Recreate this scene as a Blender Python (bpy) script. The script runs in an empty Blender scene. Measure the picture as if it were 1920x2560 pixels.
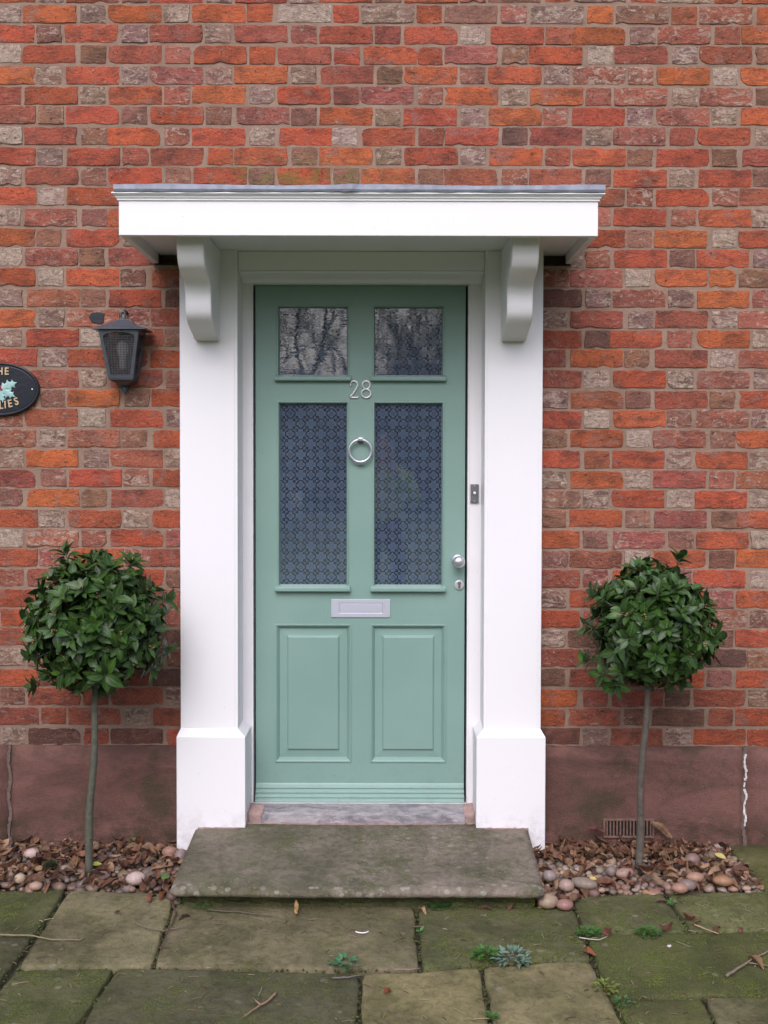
import bpy, math, random
from mathutils import Vector, Matrix
R = math.radians
PI = math.pi
scene = bpy.context.scene
COL = scene.collection
rnd = random.Random(28)

# ------------------------------------------------------------------ camera
F = 2544.0; PX, PY = 968.0, 1214.0            # focal length and principal point in photo pixels (1920 x 2560)
TH = R(1.4); ROLL = R(0.12)
CX, CY, CZ = 0.118, -4.0, 1.521
cam = bpy.data.cameras.new('camera'); camo = bpy.data.objects.new('camera', cam); COL.objects.link(camo)
cam.sensor_fit = 'VERTICAL'; cam.sensor_height = 24.0; cam.sensor_width = 18.0
cam.lens = F / 2560 * 24.0
cam.shift_x = -(PX - 960) / 2560; cam.shift_y = -(1280 - PY) / 2560
cam.clip_start = 0.05; cam.clip_end = 400
camo.location = (CX, CY, CZ)
camo.rotation_euler = (Matrix.Rotation(PI/2 - TH, 3, 'X') @ Matrix.Rotation(ROLL, 3, 'Z')).to_euler()
scene.camera = camo
# ------------------------------------------------------------------ sky, sun, exposure
SUN_EL, SUN_AZ = R(46), R(-8)                 # sun high in front of the wall, a little to the left
world = bpy.data.worlds.new('World'); scene.world = world; world.use_nodes = True
wn = world.node_tree; wn.nodes.clear()
wo = wn.nodes.new('ShaderNodeOutputWorld'); wb = wn.nodes.new('ShaderNodeBackground')
sky = wn.nodes.new('ShaderNodeTexSky'); sky.sky_type = 'NISHITA'; sky.sun_disc = False
sky.sun_elevation = SUN_EL; sky.sun_rotation = PI + SUN_AZ * -1
sky.air_density = 1.0; sky.dust_density = 6.0; sky.ozone_density = 1.0
hs = wn.nodes.new('ShaderNodeHueSaturation'); hs.inputs['Saturation'].default_value = 0.85
wn.links.new(sky.outputs[0], hs.inputs['Color']); wn.links.new(hs.outputs[0], wb.inputs[0])
wb.inputs[1].default_value = 0.15
wn.links.new(wb.outputs[0], wo.inputs[0])
sl = bpy.data.lights.new('sun', 'SUN'); sl.energy = 0.75; sl.angle = R(45); sl.color = (1.0, 0.93, 0.965)
so = bpy.data.objects.new('sun', sl); COL.objects.link(so)
sdir = Vector((math.sin(SUN_AZ) * math.cos(SUN_EL), -math.cos(SUN_AZ) * math.cos(SUN_EL), math.sin(SUN_EL)))
so.rotation_euler = sdir.to_track_quat('Z', 'Y').to_euler(); so.location = (-2, -6, 8)
vs = scene.view_settings; vs.view_transform = 'Standard'; vs.look = 'None'; vs.exposure = 0.37; vs.gamma = 1
vs.use_curve_mapping = False
vs.use_white_balance = True; vs.white_balance_temperature = 5850; vs.white_balance_tint = 16   # the camera's cool setting

# ------------------------------------------------------------------ helpers
def _ray(px, py):
    u, v = (px - PX) / F, (PY - py) / F
    c, s = math.cos(ROLL), math.sin(ROLL)
    u, v = u * c - v * s, u * s + v * c
    return u, math.cos(TH) + v * math.sin(TH), v * math.cos(TH) - math.sin(TH)
def P(px, py, Y=0.0):
    'photo pixel -> X, Z on the vertical plane y = Y'
    a, b, c = _ray(px, py); t = (Y - CY) / b
    return CX + a * t, CZ + c * t
def G(px, py, Z=0.0):
    'photo pixel -> X, Y on the horizontal plane z = Z'
    a, b, c = _ray(px, py); t = (Z - CZ) / c
    return CX + a * t, CY + b * t
class MB:
    def __init__(s): s.v = []; s.f = []; s.c = []; s.uv = []; s.e = []
    def add(s, vs_, fs, col=None, uv=None):
        o = len(s.v); s.v += [tuple(p) for p in vs_]; s.f += [tuple(i + o for i in f) for f in fs]
        s.c += [col] * len(fs)
        if uv: s.uv += uv
        return s
    def box(s, x0, x1, y0, y1, z0, z1, col=None):
        return s.add([(x0,y0,z0),(x1,y0,z0),(x1,y1,z0),(x0,y1,z0),(x0,y0,z1),(x1,y0,z1),(x1,y1,z1),(x0,y1,z1)],
              [(0,3,2,1),(4,5,6,7),(0,1,5,4),(1,2,6,5),(2,3,7,6),(3,0,4,7)], col)
    def prism_x(s, prof, x0, x1, col=None):
        'closed (y,z) profile extruded along x'
        n = len(prof)
        v = [(x0, y, z) for y, z in prof] + [(x1, y, z) for y, z in prof]
        f = [(i, (i+1) % n, n + (i+1) % n, n + i) for i in range(n)] + [tuple(range(n))[::-1], tuple(range(n, 2*n))]
        return s.add(v, f, col)
    def prism_y(s, prof, y0, y1, col=None):
        n = len(prof)
        v = [(x, y0, z) for x, z in prof] + [(x, y1, z) for x, z in prof]
        f = [(i, (i+1) % n, n + (i+1) % n, n + i) for i in range(n)] + [tuple(range(n))[::-1], tuple(range(n, 2*n))]
        return s.add(v, f, col)
    def rings(s, rings, cap0=True, cap1=True, col=None):
        n = len(rings[0]); v = [p for r in rings for p in r]; f = []
        for k in range(len(rings) - 1):
            for i in range(n):
                j = (i + 1) % n
                f.append((k*n+i, k*n+j, (k+1)*n+j, (k+1)*n+i))
        if cap0: f.append(tuple(range(n))[::-1])
        if cap1: f.append(tuple(range((len(rings)-1)*n, len(rings)*n)))
        return s.add(v, f, col)
    def tube(s, pts, rad, n=8, col=None, closed=False):
        pts = [Vector(p) for p in pts]; m = len(pts)
        if not isinstance(rad, (list, tuple)): rad = [rad] * m
        up = None; rs = []
        for i, p in enumerate(pts):
            if closed: t = pts[(i+1) % m] - pts[i-1]
            else: t = pts[min(i+1, m-1)] - pts[max(i-1, 0)]
            t = t.normalized() if t.length > 1e-9 else Vector((0,0,1))
            if up is None:
                up = t.orthogonal().normalized()
            up = (up - t * up.dot(t)); up = up.normalized() if up.length > 1e-6 else t.orthogonal().normalized()
            w = t.cross(up)
            rs.append([tuple(p + (up * math.cos(2*PI*k/n) + w * math.sin(2*PI*k/n)) * rad[i]) for k in range(n)])
        if closed: rs.append(rs[0]); return s.rings(rs, False, False, col)
        return s.rings(rs, True, True, col)
    def lathe_y(s, cx, cz, prof, n=24, col=None):
        'profile of (radius, y) turned about a y axis'
        rs = [[(cx + r * math.cos(2*PI*k/n), y, cz + r * math.sin(2*PI*k/n)) for k in range(n)] for r, y in prof]
        return s.rings(rs, True, True, col)
    def ico(s, c, rx, ry, rz, rot=0, jit=0.0, rr=rnd, sub=1, col=None, tilt=0):
        V, Fc = ICO[sub]
        M = Matrix.Rotation(rot, 3, 'Z') @ Matrix.Rotation(tilt, 3, 'X')
        vv = []
        for p in V:
            k = 1 + rr.uniform(-jit, jit)
            q = M @ Vector((p[0]*rx*k, p[1]*ry*k, p[2]*rz*k)); vv.append((q[0]+c[0], q[1]+c[1], q[2]+c[2]))
        return s.add(vv, Fc, col)
    def mesh(s, name, mats, smooth=False):
        me = bpy.data.meshes.new(name); me.from_pydata(s.v, [], s.f)
        if any(c is not None for c in s.c):
            at = me.color_attributes.new('tint', 'FLOAT_COLOR', 'CORNER'); k = 0; buf = []
            for f, c in zip(s.f, s.c):
                c = c or (0.5, 0.5, 0.5, 0)
                buf += list(c) * len(f)
            at.data.foreach_set('color', buf)
        if s.uv:
            uvl = me.uv_layers.new(name='uv'); idx = [0] * len(me.loops); me.loops.foreach_get('vertex_index', idx)
            buf = []
            for i in idx: buf += s.uv[i]
            uvl.data.foreach_set('uv', buf)
        if s.e:
            ea = me.attributes.new('edge', 'FLOAT', 'POINT'); ea.data.foreach_set('value', s.e)
        for m in (mats if isinstance(mats, (list, tuple)) else [mats]): me.materials.append(m)
        if smooth: me.polygons.foreach_set('use_smooth', [True] * len(me.polygons))
        me.validate(); me.update(); return me
    def build(s, name, mat, parent=None, smooth=False, bevel=0, seg=2, recalc=False):
        o = bpy.data.objects.new(name, s.mesh(name, mat, smooth)); COL.objects.link(o)
        if recalc:
            import bmesh
            b = bmesh.new(); b.from_mesh(o.data); bmesh.ops.recalc_face_normals(b, faces=b.faces); b.to_mesh(o.data); b.free()
        if parent: attach(o, parent)
        if bevel:
            m = o.modifiers.new('bevel', 'BEVEL'); m.width = bevel; m.segments = seg; m.limit_method = 'ANGLE'; m.angle_limit = R(30)
            o.data.polygons.foreach_set('use_smooth', [True] * len(o.data.polygons))
            w = o.modifiers.new('wn', 'WEIGHTED_NORMAL'); w.keep_sharp = False
        return o
def attach(o, parent):
    o.parent = parent
    m = Matrix.Identity(4); p = parent
    while p: m = Matrix.LocRotScale(p.location, p.rotation_euler, p.scale) @ m if False else Matrix.Translation(p.location) @ m; p = p.parent
    # parts are written in world coordinates; undo the parent's own offset
    o.location = o.location - m.to_translation()
def ico_data():
    import bmesh
    out = {}
    for sub in (1, 2, 3):
        b = bmesh.new(); bmesh.ops.create_icosphere(b, subdivisions=sub, radius=1)
        out[sub] = ([tuple(v.co) for v in b.verts], [tuple(v.index for v in f.verts) for f in b.faces]); b.free()
    return out
ICO = ico_data()
def tag(o, label=None, cat=None, group=None, kind=None):
    if label: o['label'] = label
    if cat: o['category'] = cat
    if group: o['group'] = group
    if kind: o['kind'] = kind
    return o
def empty(name, loc, label=None, cat=None, group=None, kind=None):
    o = bpy.data.objects.new(name, None); COL.objects.link(o); o.location = loc; o.empty_display_size = 0.1
    return tag(o, label, cat, group, kind)

# ------------------------------------------------------------------ materials
class NT:
    'small node graph helper'
    def __init__(s, name):
        s.m = bpy.data.materials.new(name); s.m.use_nodes = True; s.t = s.m.node_tree; s.t.nodes.clear()
        s.out = s.t.nodes.new('ShaderNodeOutputMaterial'); s.b = s.t.nodes.new('ShaderNodeBsdfPrincipled')
        s.t.links.new(s.b.outputs[0], s.out.inputs[0])
    def n(s, typ, **kw):
        nd = s.t.nodes.new(typ)
        for k, v in kw.items(): setattr(nd, k, v)
        return nd
    def l(s, a, b): s.t.links.new(a, b)
    def val(s, sock, v):
        if hasattr(v, 'is_linked') or hasattr(v, 'links'): s.l(v, sock)
        else: sock.default_value = v
    def math(s, op, a, b=0.0, c=None, clamp=False):
        nd = s.n('ShaderNodeMath', operation=op, use_clamp=clamp); s.val(nd.inputs[0], a); s.val(nd.inputs[1], b)
        if c is not None: s.val(nd.inputs[2], c)
        return nd.outputs[0]
    def mix(s, f, a, b, blend='MIX'):
        nd = s.n('ShaderNodeMix', data_type='RGBA', blend_type=blend); s.val(nd.inputs[0], f)
        s.val(nd.inputs[6], a if not isinstance(a, tuple) or len(a) == 4 else a + (1,))
        s.val(nd.inputs[7], b if not isinstance(b, tuple) or len(b) == 4 else b + (1,))
        return nd.outputs[2]
    def noise(s, vec, scale, detail=4, rough=0.55, dist=0.0, out='Fac'):
        nd = s.n('ShaderNodeTexNoise'); s.val(nd.inputs['Vector'], vec); nd.inputs['Scale'].default_value = scale
        nd.inputs['Detail'].default_value = detail; nd.inputs['Roughness'].default_value = rough; nd.inputs['Distortion'].default_value = dist
        return nd.outputs[out]
    def vor(s, vec, scale, feature='F1', out='Distance', rand=1.0):
        nd = s.n('ShaderNodeTexVoronoi', feature=feature); s.val(nd.inputs['Vector'], vec); nd.inputs['Scale'].default_value = scale
        nd.inputs['Randomness'].default_value = rand
        return nd.outputs[out]
    def ramp(s, fac, lo, hi):
        nd = s.n('ShaderNodeMapRange'); nd.clamp = True; nd.interpolation_type = 'SMOOTHSTEP'
        s.val(nd.inputs[0], fac); nd.inputs[1].default_value = lo; nd.inputs[2].default_value = hi
        return nd.outputs[0]
    def coords(s, scale=(1,1,1), obj=True, rand=False):
        tc = s.n('ShaderNodeTexCoord'); v = tc.outputs['Object' if obj else 'UV']
        mp = s.n('ShaderNodeMapping'); s.l(v, mp.inputs[0]); mp.inputs['Scale'].default_value = scale
        if rand:
            oi = s.n('ShaderNodeObjectInfo'); k = s.math('MULTIPLY', oi.outputs['Random'], 37.0)
            cb = s.n('ShaderNodeCombineXYZ'); s.l(k, cb.inputs[0]); s.l(s.math('MULTIPLY', oi.outputs['Random'], 91.0), cb.inputs[2])
            s.l(cb.outputs[0], mp.inputs['Location'])
        return mp.outputs[0]
    def world(s):
        g = s.n('ShaderNodeNewGeometry'); return g.outputs['Position']
    def bump(s, h, strength=0.4, dist=0.01, normal=None):
        nd = s.n('ShaderNodeBump'); nd.inputs['Strength'].default_value = strength; nd.inputs['Distance'].default_value = dist
        s.l(h, nd.inputs['Height'])
        if normal: s.l(normal, nd.inputs['Normal'])
        return nd.outputs[0]
    def set(s, **kw):
        names = dict(col='Base Color', rough='Roughness', metal='Metallic', normal='Normal', spec='Specular IOR Level',
                     coat='Coat Weight', coat_rough='Coat Roughness', coat_ior='Coat IOR', coat_normal='Coat Normal', trans='Transmission Weight',
                     sub='Subsurface Weight', alpha='Alpha', sheen='Sheen Weight', ior='IOR')
        for k, v in kw.items():
            if k == 'col' and isinstance(v, tuple) and len(v) == 3: v = v + (1,)
            s.val(s.b.inputs[names[k]], v)
        return s.m

def mat_paint_white():
    t = NT('white_paint'); w = t.world()
    dirt = t.ramp(t.noise(w, 1.6, 5, 0.6), 0.5, 0.85)
    speck = t.ramp(t.noise(w, 95, 2, 0.5), 0.735, 0.79)
    c = t.mix(t.math('MULTIPLY', dirt, 0.22), (0.755, 0.75, 0.755), (0.66, 0.65, 0.64))
    c = t.mix(t.math('MULTIPLY', speck, 0.45), c, (0.42, 0.36, 0.32))
    sep = t.n('ShaderNodeSeparateXYZ'); t.l(w, sep.inputs[0])
    low = t.math('MULTIPLY', t.ramp(sep.outputs[2], 0.22, 0.05), t.ramp(t.noise(w, 26, 4, 0.7), 0.42, 0.7))
    c = t.mix(t.math('MULTIPLY', low, 0.4), c, (0.40, 0.33, 0.28))
    mp = t.coords((60, 60, 4)); h = t.noise(mp, 3.0, 3, 0.6)
    return t.set(col=c, rough=0.42, normal=t.bump(h, 0.10, 0.004))
def mat_paint_green():
    t = NT('sage_green_paint'); w = t.world()
    mp = t.coords((90, 90, 5)); g = t.noise(mp, 2.0, 4, 0.6)
    n = t.noise(w, 2.2, 4, 0.55)
    c = t.mix(t.ramp(n, 0.3, 0.75), (0.186, 0.300, 0.256), (0.212, 0.328, 0.284))
    c = t.mix(t.math('MULTIPLY', t.ramp(t.noise(w, 70, 2, 0.5), 0.72, 0.8), 0.35), c, (0.06, 0.12, 0.09))
    sep = t.n('ShaderNodeSeparateXYZ'); t.l(w, sep.inputs[0])
    low = t.math('MULTIPLY', t.ramp(sep.outputs[2], 0.42, 0.15), t.ramp(t.noise(w, 30, 5, 0.7), 0.5, 0.72))
    c = t.mix(t.math('MULTIPLY', low, 0.35), c, (0.16, 0.20, 0.16))
    return t.set(col=c, rough=t.math('ADD', 0.33, t.math('MULTIPLY', g, 0.15)), normal=t.bump(g, 0.16, 0.003))
def mat_brick(attr):
    t = NT('brick_from_attribute' if attr else 'brick')
    v = t.coords((1,1,1), True, not attr)
    if attr:
        a = t.n('ShaderNodeAttribute', attribute_name='tint'); base, cream = a.outputs['Color'], a.outputs['Alpha']
    else:
        a = t.n('ShaderNodeObjectInfo'); base, cream = a.outputs['Color'], a.outputs['Alpha']
    st = t.n('ShaderNodeMapping'); t.l(v, st.inputs[0]); st.inputs['Scale'].default_value = (1, 1, 1.9)
    st = st.outputs[0]
    n1 = t.noise(st, 13, 5, 0.62, 0.6); n2 = t.noise(st, 42, 5, 0.7, 0.8); n3 = t.noise(v, 170, 3, 0.6)
    # smoky mauve patches
    dark = t.mix(0.5, t.mix(1.0, base, (0.56, 0.50, 0.50), 'MULTIPLY'), (0.105, 0.066, 0.056))
    c = t.mix(t.math('MULTIPLY', t.ramp(n1, 0.44, 0.68), 0.72), base, dark)
    n0 = t.noise(v, 7.5, 2, 0.5)
    c = t.mix(t.math('MULTIPLY', t.ramp(n0, 0.48, 0.60), 0.70), c, t.mix(1.0, c, (0.64, 0.71, 0.72), 'MULTIPLY'))
    n6 = t.noise(v, 10, 3, 0.6, 0.5)
    c = t.mix(t.math('MULTIPLY', t.ramp(n6, 0.56, 0.66), 0.55), c, (0.250, 0.140, 0.110))
    # warmer, lighter sandy flecks
    lite = t.mix(0.40, base, (0.44, 0.22, 0.14))
    c = t.mix(t.math('MULTIPLY', t.ramp(n2, 0.54, 0.70), 0.55), c, lite)
    # lime and buff patches on the old faces, amount set per brick
    n4 = t.noise(st, 22, 6, 0.75, 1.2)
    thr = t.math('SUBTRACT', 0.72, t.math('MULTIPLY', cream, 0.34))
    pf = t.math('MULTIPLY', t.math('SUBTRACT', n4, thr), 9.0, clamp=True)
    buff = t.mix(t.ramp(t.noise(v, 60, 3, 0.6), 0.3, 0.7), (0.50, 0.40, 0.30), (0.33, 0.25, 0.20))
    c = t.mix(t.math('MULTIPLY', pf, 0.85), c, buff)
    # dark pits and cracks
    pit = t.ramp(t.noise(st, 75, 4, 0.75, 1.0), 0.60, 0.69)
    c = t.mix(t.math('MULTIPLY', pit, 0.75), c, (0.045, 0.025, 0.022))
    c = t.mix(t.math('MULTIPLY', t.ramp(n3, 0.42, 0.72), 0.34), c, (0.06, 0.032, 0.03))
    n5 = t.noise(st, 120, 3, 0.7)
    c = t.mix(t.math('MULTIPLY', t.ramp(n5, 0.56, 0.72), 0.35), c, (0.46, 0.30, 0.22))
    # faint moss above the canopy; low down, shade painted into the brick colour
    w = t.world(); sep = t.n('ShaderNodeSeparateXYZ'); t.l(w, sep.inputs[0])
    band = t.math('MULTIPLY', t.ramp(sep.outputs[2], 2.44, 2.52), t.ramp(sep.outputs[2], 2.78, 2.60))
    xb = t.math('MULTIPLY', t.ramp(sep.outputs[0], -0.75, -0.35), t.ramp(sep.outputs[0], 0.35, -0.05))
    moss = t.math('MULTIPLY', t.math('MULTIPLY', band, xb), t.ramp(t.noise(w, 17, 5, 0.7), 0.42, 0.62))
    c = t.mix(t.math('MULTIPLY', moss, 0.7), c, (0.16, 0.14, 0.035))
    low = t.ramp(sep.outputs[2], 1.0, 0.35)
    c = t.mix(t.math('MULTIPLY', low, 0.42), c, t.mix(1.0, c, (0.50, 0.42, 0.42), 'MULTIPLY'))
    ea = t.n('ShaderNodeAttribute', attribute_name='edge')
    em = t.math('ADD', ea.outputs['Fac'], t.math('MULTIPLY', t.math('SUBTRACT', t.noise(w, 75, 4, 0.7), 0.5), 2.6))
    c = t.mix(t.math('MULTIPLY', t.ramp(em, 1.10, 1.26), 0.75), c, (0.250, 0.175, 0.128))
    h = t.math('ADD', t.math('MULTIPLY', n2, 0.8), t.math('ADD', t.math('MULTIPLY', n3, 0.35), t.math('MULTIPLY', n4, 0.7)))
    h = t.math('SUBTRACT', h, t.math('MULTIPLY', pit, 0.6))
    return t.set(col=c, rough=0.88, spec=0.25, normal=t.bump(h, 1.0, 0.0075))
def mat_mortar():
    t = NT('lime_mortar'); w = t.world()
    n = t.noise(w, 7, 5, 0.6); n2 = t.noise(w, 120, 4, 0.7)
    c = t.mix(t.ramp(n, 0.3, 0.7), (0.225, 0.152, 0.108), (0.305, 0.214, 0.158))
    c = t.mix(t.math('MULTIPLY', t.ramp(n2, 0.55, 0.75), 0.4), c, (0.36, 0.30, 0.25))
    c = t.mix(t.math('MULTIPLY', t.ramp(t.noise(w, 46, 4, 0.7), 0.58, 0.72), 0.5), c, (0.10, 0.07, 0.05))
    sep = t.n('ShaderNodeSeparateXYZ'); t.l(w, sep.inputs[0])
    c = t.mix(t.math('MULTIPLY', t.ramp(sep.outputs[2], 1.0, 0.35), 0.35), c, (0.13, 0.10, 0.075))  # same painted shade on the lower wall, carried into the mortar
    return t.set(col=c, rough=0.95, spec=0.2, normal=t.bump(t.math('ADD', n2, t.noise(w, 40, 4, 0.7)), 0.8, 0.005))
def mat_sandstone():
    t = NT('red_sandstone'); w = t.world()
    mp = t.coords((1, 1, 2.5)); n = t.noise(mp, 3.0, 6, 0.62, 0.8); n2 = t.noise(w, 60, 5, 0.7)
    c = t.mix(t.ramp(n, 0.32, 0.68), (0.125, 0.066, 0.052), (0.215, 0.108, 0.086))
    c = t.mix(t.math('MULTIPLY', t.ramp(t.noise(w, 5.5, 5, 0.65), 0.55, 0.72), 0.50), c, (0.21, 0.100, 0.080))
    c = t.mix(t.math('MULTIPLY', t.ramp(t.noise(w, 3.4, 5, 0.7), 0.50, 0.66), 0.70), c, (0.062, 0.056, 0.026))
    sz = t.n('ShaderNodeSeparateXYZ'); t.l(w, sz.inputs[0])
    c = t.mix(t.math('MULTIPLY', t.math('MULTIPLY', t.ramp(sz.outputs[2], 0.26, 0.40), t.ramp(t.noise(w, 9, 4, 0.7), 0.40, 0.65)), 0.40), c, (0.045, 0.034, 0.024))
    c = t.mix(t.math('MULTIPLY', t.math('MULTIPLY', t.ramp(sz.outputs[2], 0.16, 0.04), t.ramp(t.noise(w, 14, 4, 0.7), 0.38, 0.6)), 0.6), c, (0.050, 0.040, 0.020))
    c = t.mix(t.math('MULTIPLY', t.ramp(n2, 0.5, 0.8), 0.35), c, (0.04, 0.022, 0.02))
    c = t.mix(t.math('MULTIPLY', t.ramp(t.noise(w, 150, 2, 0.5), 0.76, 0.80), 0.8), c, (0.45, 0.40, 0.36))
    n4 = t.noise(w, 260, 3, 0.7)
    return t.set(col=t.mix(t.math('MULTIPLY', t.ramp(n4, 0.4, 0.7), 0.35), c, t.mix(1.0, c, (0.5, 0.5, 0.5), 'MULTIPLY')), rough=0.88, spec=0.3, normal=t.bump(t.math('ADD', t.math('ADD', n2, n4), t.math('MULTIPLY', n, 1.5)), 0.8, 0.008))
def mat_slab(name, a, b, mossamt, lichen=0.5, useobj=True):
    t = NT(name); w = t.world()
    n = t.noise(w, 4.2, 6, 0.62, 0.4); n2 = t.noise(w, 34, 5, 0.72, 0.5); n3 = t.noise(w, 190, 3, 0.65)
    c = t.mix(t.ramp(n, 0.3, 0.7), a, b)
    c = t.mix(t.math('MULTIPLY', t.ramp(n2, 0.40, 0.68), 0.62), c, t.mix(1.0, c, (0.42, 0.42, 0.38), 'MULTIPLY'))
    c = t.mix(t.math('MULTIPLY', t.ramp(t.noise(w, 12, 5, 0.7, 0.5), 0.50, 0.70), 0.35), c, (0.165, 0.135, 0.115))
    mf = t.math('MULTIPLY', t.ramp(t.noise(w, 6.5, 6, 0.72, 0.6), 0.47, 0.66), t.ramp(n2, 0.36, 0.58))
    if useobj:
        oi = t.n('ShaderNodeObjectInfo')
        c = t.mix(1.0, c, oi.outputs['Color'], 'MULTIPLY')
        moss = t.math('MULTIPLY', t.math('ADD', mf, t.math('MULTIPLY', t.math('SUBTRACT', oi.outputs['Alpha'], 0.5), 0.6)), oi.outputs['Alpha'], clamp=True)
    else:
        moss = mf
    mcol = t.mix(t.ramp(n3, 0.35, 0.65), (0.034, 0.044, 0.009), (0.185, 0.225, 0.030))
    c = t.mix(t.math('MULTIPLY', moss, mossamt), c, mcol)
    # pale lichen spots
    lv = t.vor(w, 17, 'F1', 'Distance'); ln = t.noise(w, 30, 4, 0.7)
    lf = t.math('MULTIPLY', t.ramp(t.math('ADD', lv, t.math('MULTIPLY', ln, 0.35)), 0.38, 0.31), t.ramp(t.noise(w, 2.8, 3, 0.6), 0.50, 0.62))
    c = t.mix(t.math('MULTIPLY', lf, lichen), c, (0.26, 0.25, 0.19))
    if not useobj:
        gy = t.n('ShaderNodeSeparateXYZ'); t.l(w, gy.inputs[0])
        ed = t.ramp(gy.outputs[1], -0.555, -0.60)
        lv2 = t.vor(w, 24, 'F1', 'Distance'); lf2 = t.math('MULTIPLY', t.ramp(t.math('ADD', lv2, t.math('MULTIPLY', ln, 0.3)), 0.44, 0.36), ed)
        c = t.mix(t.math('MULTIPLY', lf2, 0.75), c, (0.31, 0.30, 0.24))
        lx_ = t.ramp(gy.outputs[0], 0.35, -0.60)
        c = t.mix(t.math('MULTIPLY', t.math('MULTIPLY', lx_, t.ramp(t.noise(w, 5, 4, 0.7), 0.38, 0.62)), 0.45), c, (0.085, 0.095, 0.035))
        sp_ = t.math('MULTIPLY', t.ramp(t.vor(w, 60, 'F1', 'Distance'), 0.26, 0.18), t.ramp(t.noise(w, 6, 3, 0.6), 0.46, 0.60))
        c = t.mix(t.math('MULTIPLY', sp_, 0.55), c, (0.30, 0.29, 0.23))
    bl = t.ramp(t.noise(w, 3.3, 5, 0.68, 0.8), 0.50, 0.68)
    c = t.mix(t.math('MULTIPLY', bl, 0.5), c, t.mix(1.0, c, (0.42, 0.44, 0.38), 'MULTIPLY'))
    fl = t.ramp(t.noise(w, 110, 3, 0.6), 0.70, 0.76)
    c = t.mix(t.math('MULTIPLY', fl, 0.5), c, (0.30, 0.27, 0.20))
    h = t.math('ADD', t.math('MULTIPLY', n, 1.5), t.math('ADD', t.math('MULTIPLY', n2, 0.9), t.math('MULTIPLY', n3, 0.4)))
    h = t.math('ADD', h, t.math('MULTIPLY', moss, t.math('MULTIPLY', n3, 1.0)))
    return t.set(col=c, rough=t.math('ADD', 0.62, t.math('MULTIPLY', n2, 0.35)), spec=0.35, normal=t.bump(h, 0.75, 0.012))
def simple(name, col, rough=0.5, metal=0.0, bump=0.0, scale=60, var=0.25, spec=0.5, attr=None, rand=False, coat=0.0):
    t = NT(name); w = t.coords((1,1,1), True, rand)
    n = t.noise(w, scale, 4, 0.6); n2 = t.noise(w, scale * 0.17, 3, 0.6)
    base = col + (1,)
    if attr == 'tint':
        a = t.n('ShaderNodeAttribute', attribute_name='tint'); base = a.outputs['Color']
    elif attr == 'obj':
        a = t.n('ShaderNodeObjectInfo'); base = a.outputs['Color']
    c = t.mix(t.math('MULTIPLY', t.ramp(n, 0.3, 0.75), var), base, t.mix(1.0, base, (0.4, 0.38, 0.36), 'MULTIPLY'))
    c = t.mix(t.math('MULTIPLY', t.ramp(n2, 0.4, 0.7), var * 0.7), c, t.mix(1.0, c, (1.35, 1.3, 1.25), 'MULTIPLY'))
    kw = dict(col=c, rough=t.math('ADD', rough - 0.06, t.math('MULTIPLY', n, 0.12)), metal=metal, spec=spec, coat=coat)
    if bump: kw['normal'] = t.bump(n, bump, 0.006)
    return t.set(**kw)
def mat_leaf():
    t = NT('bay_leaf'); oi = t.n('ShaderNodeObjectInfo')
    tc = t.n('ShaderNodeTexCoord'); sp = t.n('ShaderNodeSeparateXYZ'); t.l(tc.outputs['UV'], sp.inputs[0])
    a = t.n('ShaderNodeAttribute', attribute_name='tint')
    d = t.math('ABSOLUTE', t.math('SUBTRACT', sp.outputs[0], 0.5))
    rib = t.ramp(d, 0.055, 0.015)
    ed = t.ramp(d, 0.40, 0.5)
    # side veins
    vn = t.math('SINE', t.math('MULTIPLY', t.math('SUBTRACT', sp.outputs[1], t.math('MULTIPLY', d, 0.5)), 55.0))
    veins = t.ramp(vn, 0.86, 1.0)
    n = t.noise(t.world(), 26, 3, 0.6)
    base = t.mix(t.ramp(n, 0.35, 0.65), (0.016, 0.042, 0.008), (0.034, 0.078, 0.014))
    base = t.mix(1.0, base, a.outputs['Color'], 'MULTIPLY')
    c = t.mix(t.math('MULTIPLY', rib, 0.50), base, (0.13, 0.20, 0.05))
    c = t.mix(t.math('MULTIPLY', veins, 0.18), c, (0.09, 0.16, 0.05))
    c = t.mix(t.math('MULTIPLY', ed, 0.12), c, (0.09, 0.15, 0.05))
    g = t.n('ShaderNodeNewGeometry')
    c = t.mix(t.math('MULTIPLY', g.outputs['Backfacing'], 0.6), c, (0.07, 0.12, 0.05))
    return t.set(col=c, rough=0.38, spec=0.34, normal=t.bump(t.math('SUBTRACT', vn, t.math('MULTIPLY', rib, 3.0)), 0.12, 0.002))
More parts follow.
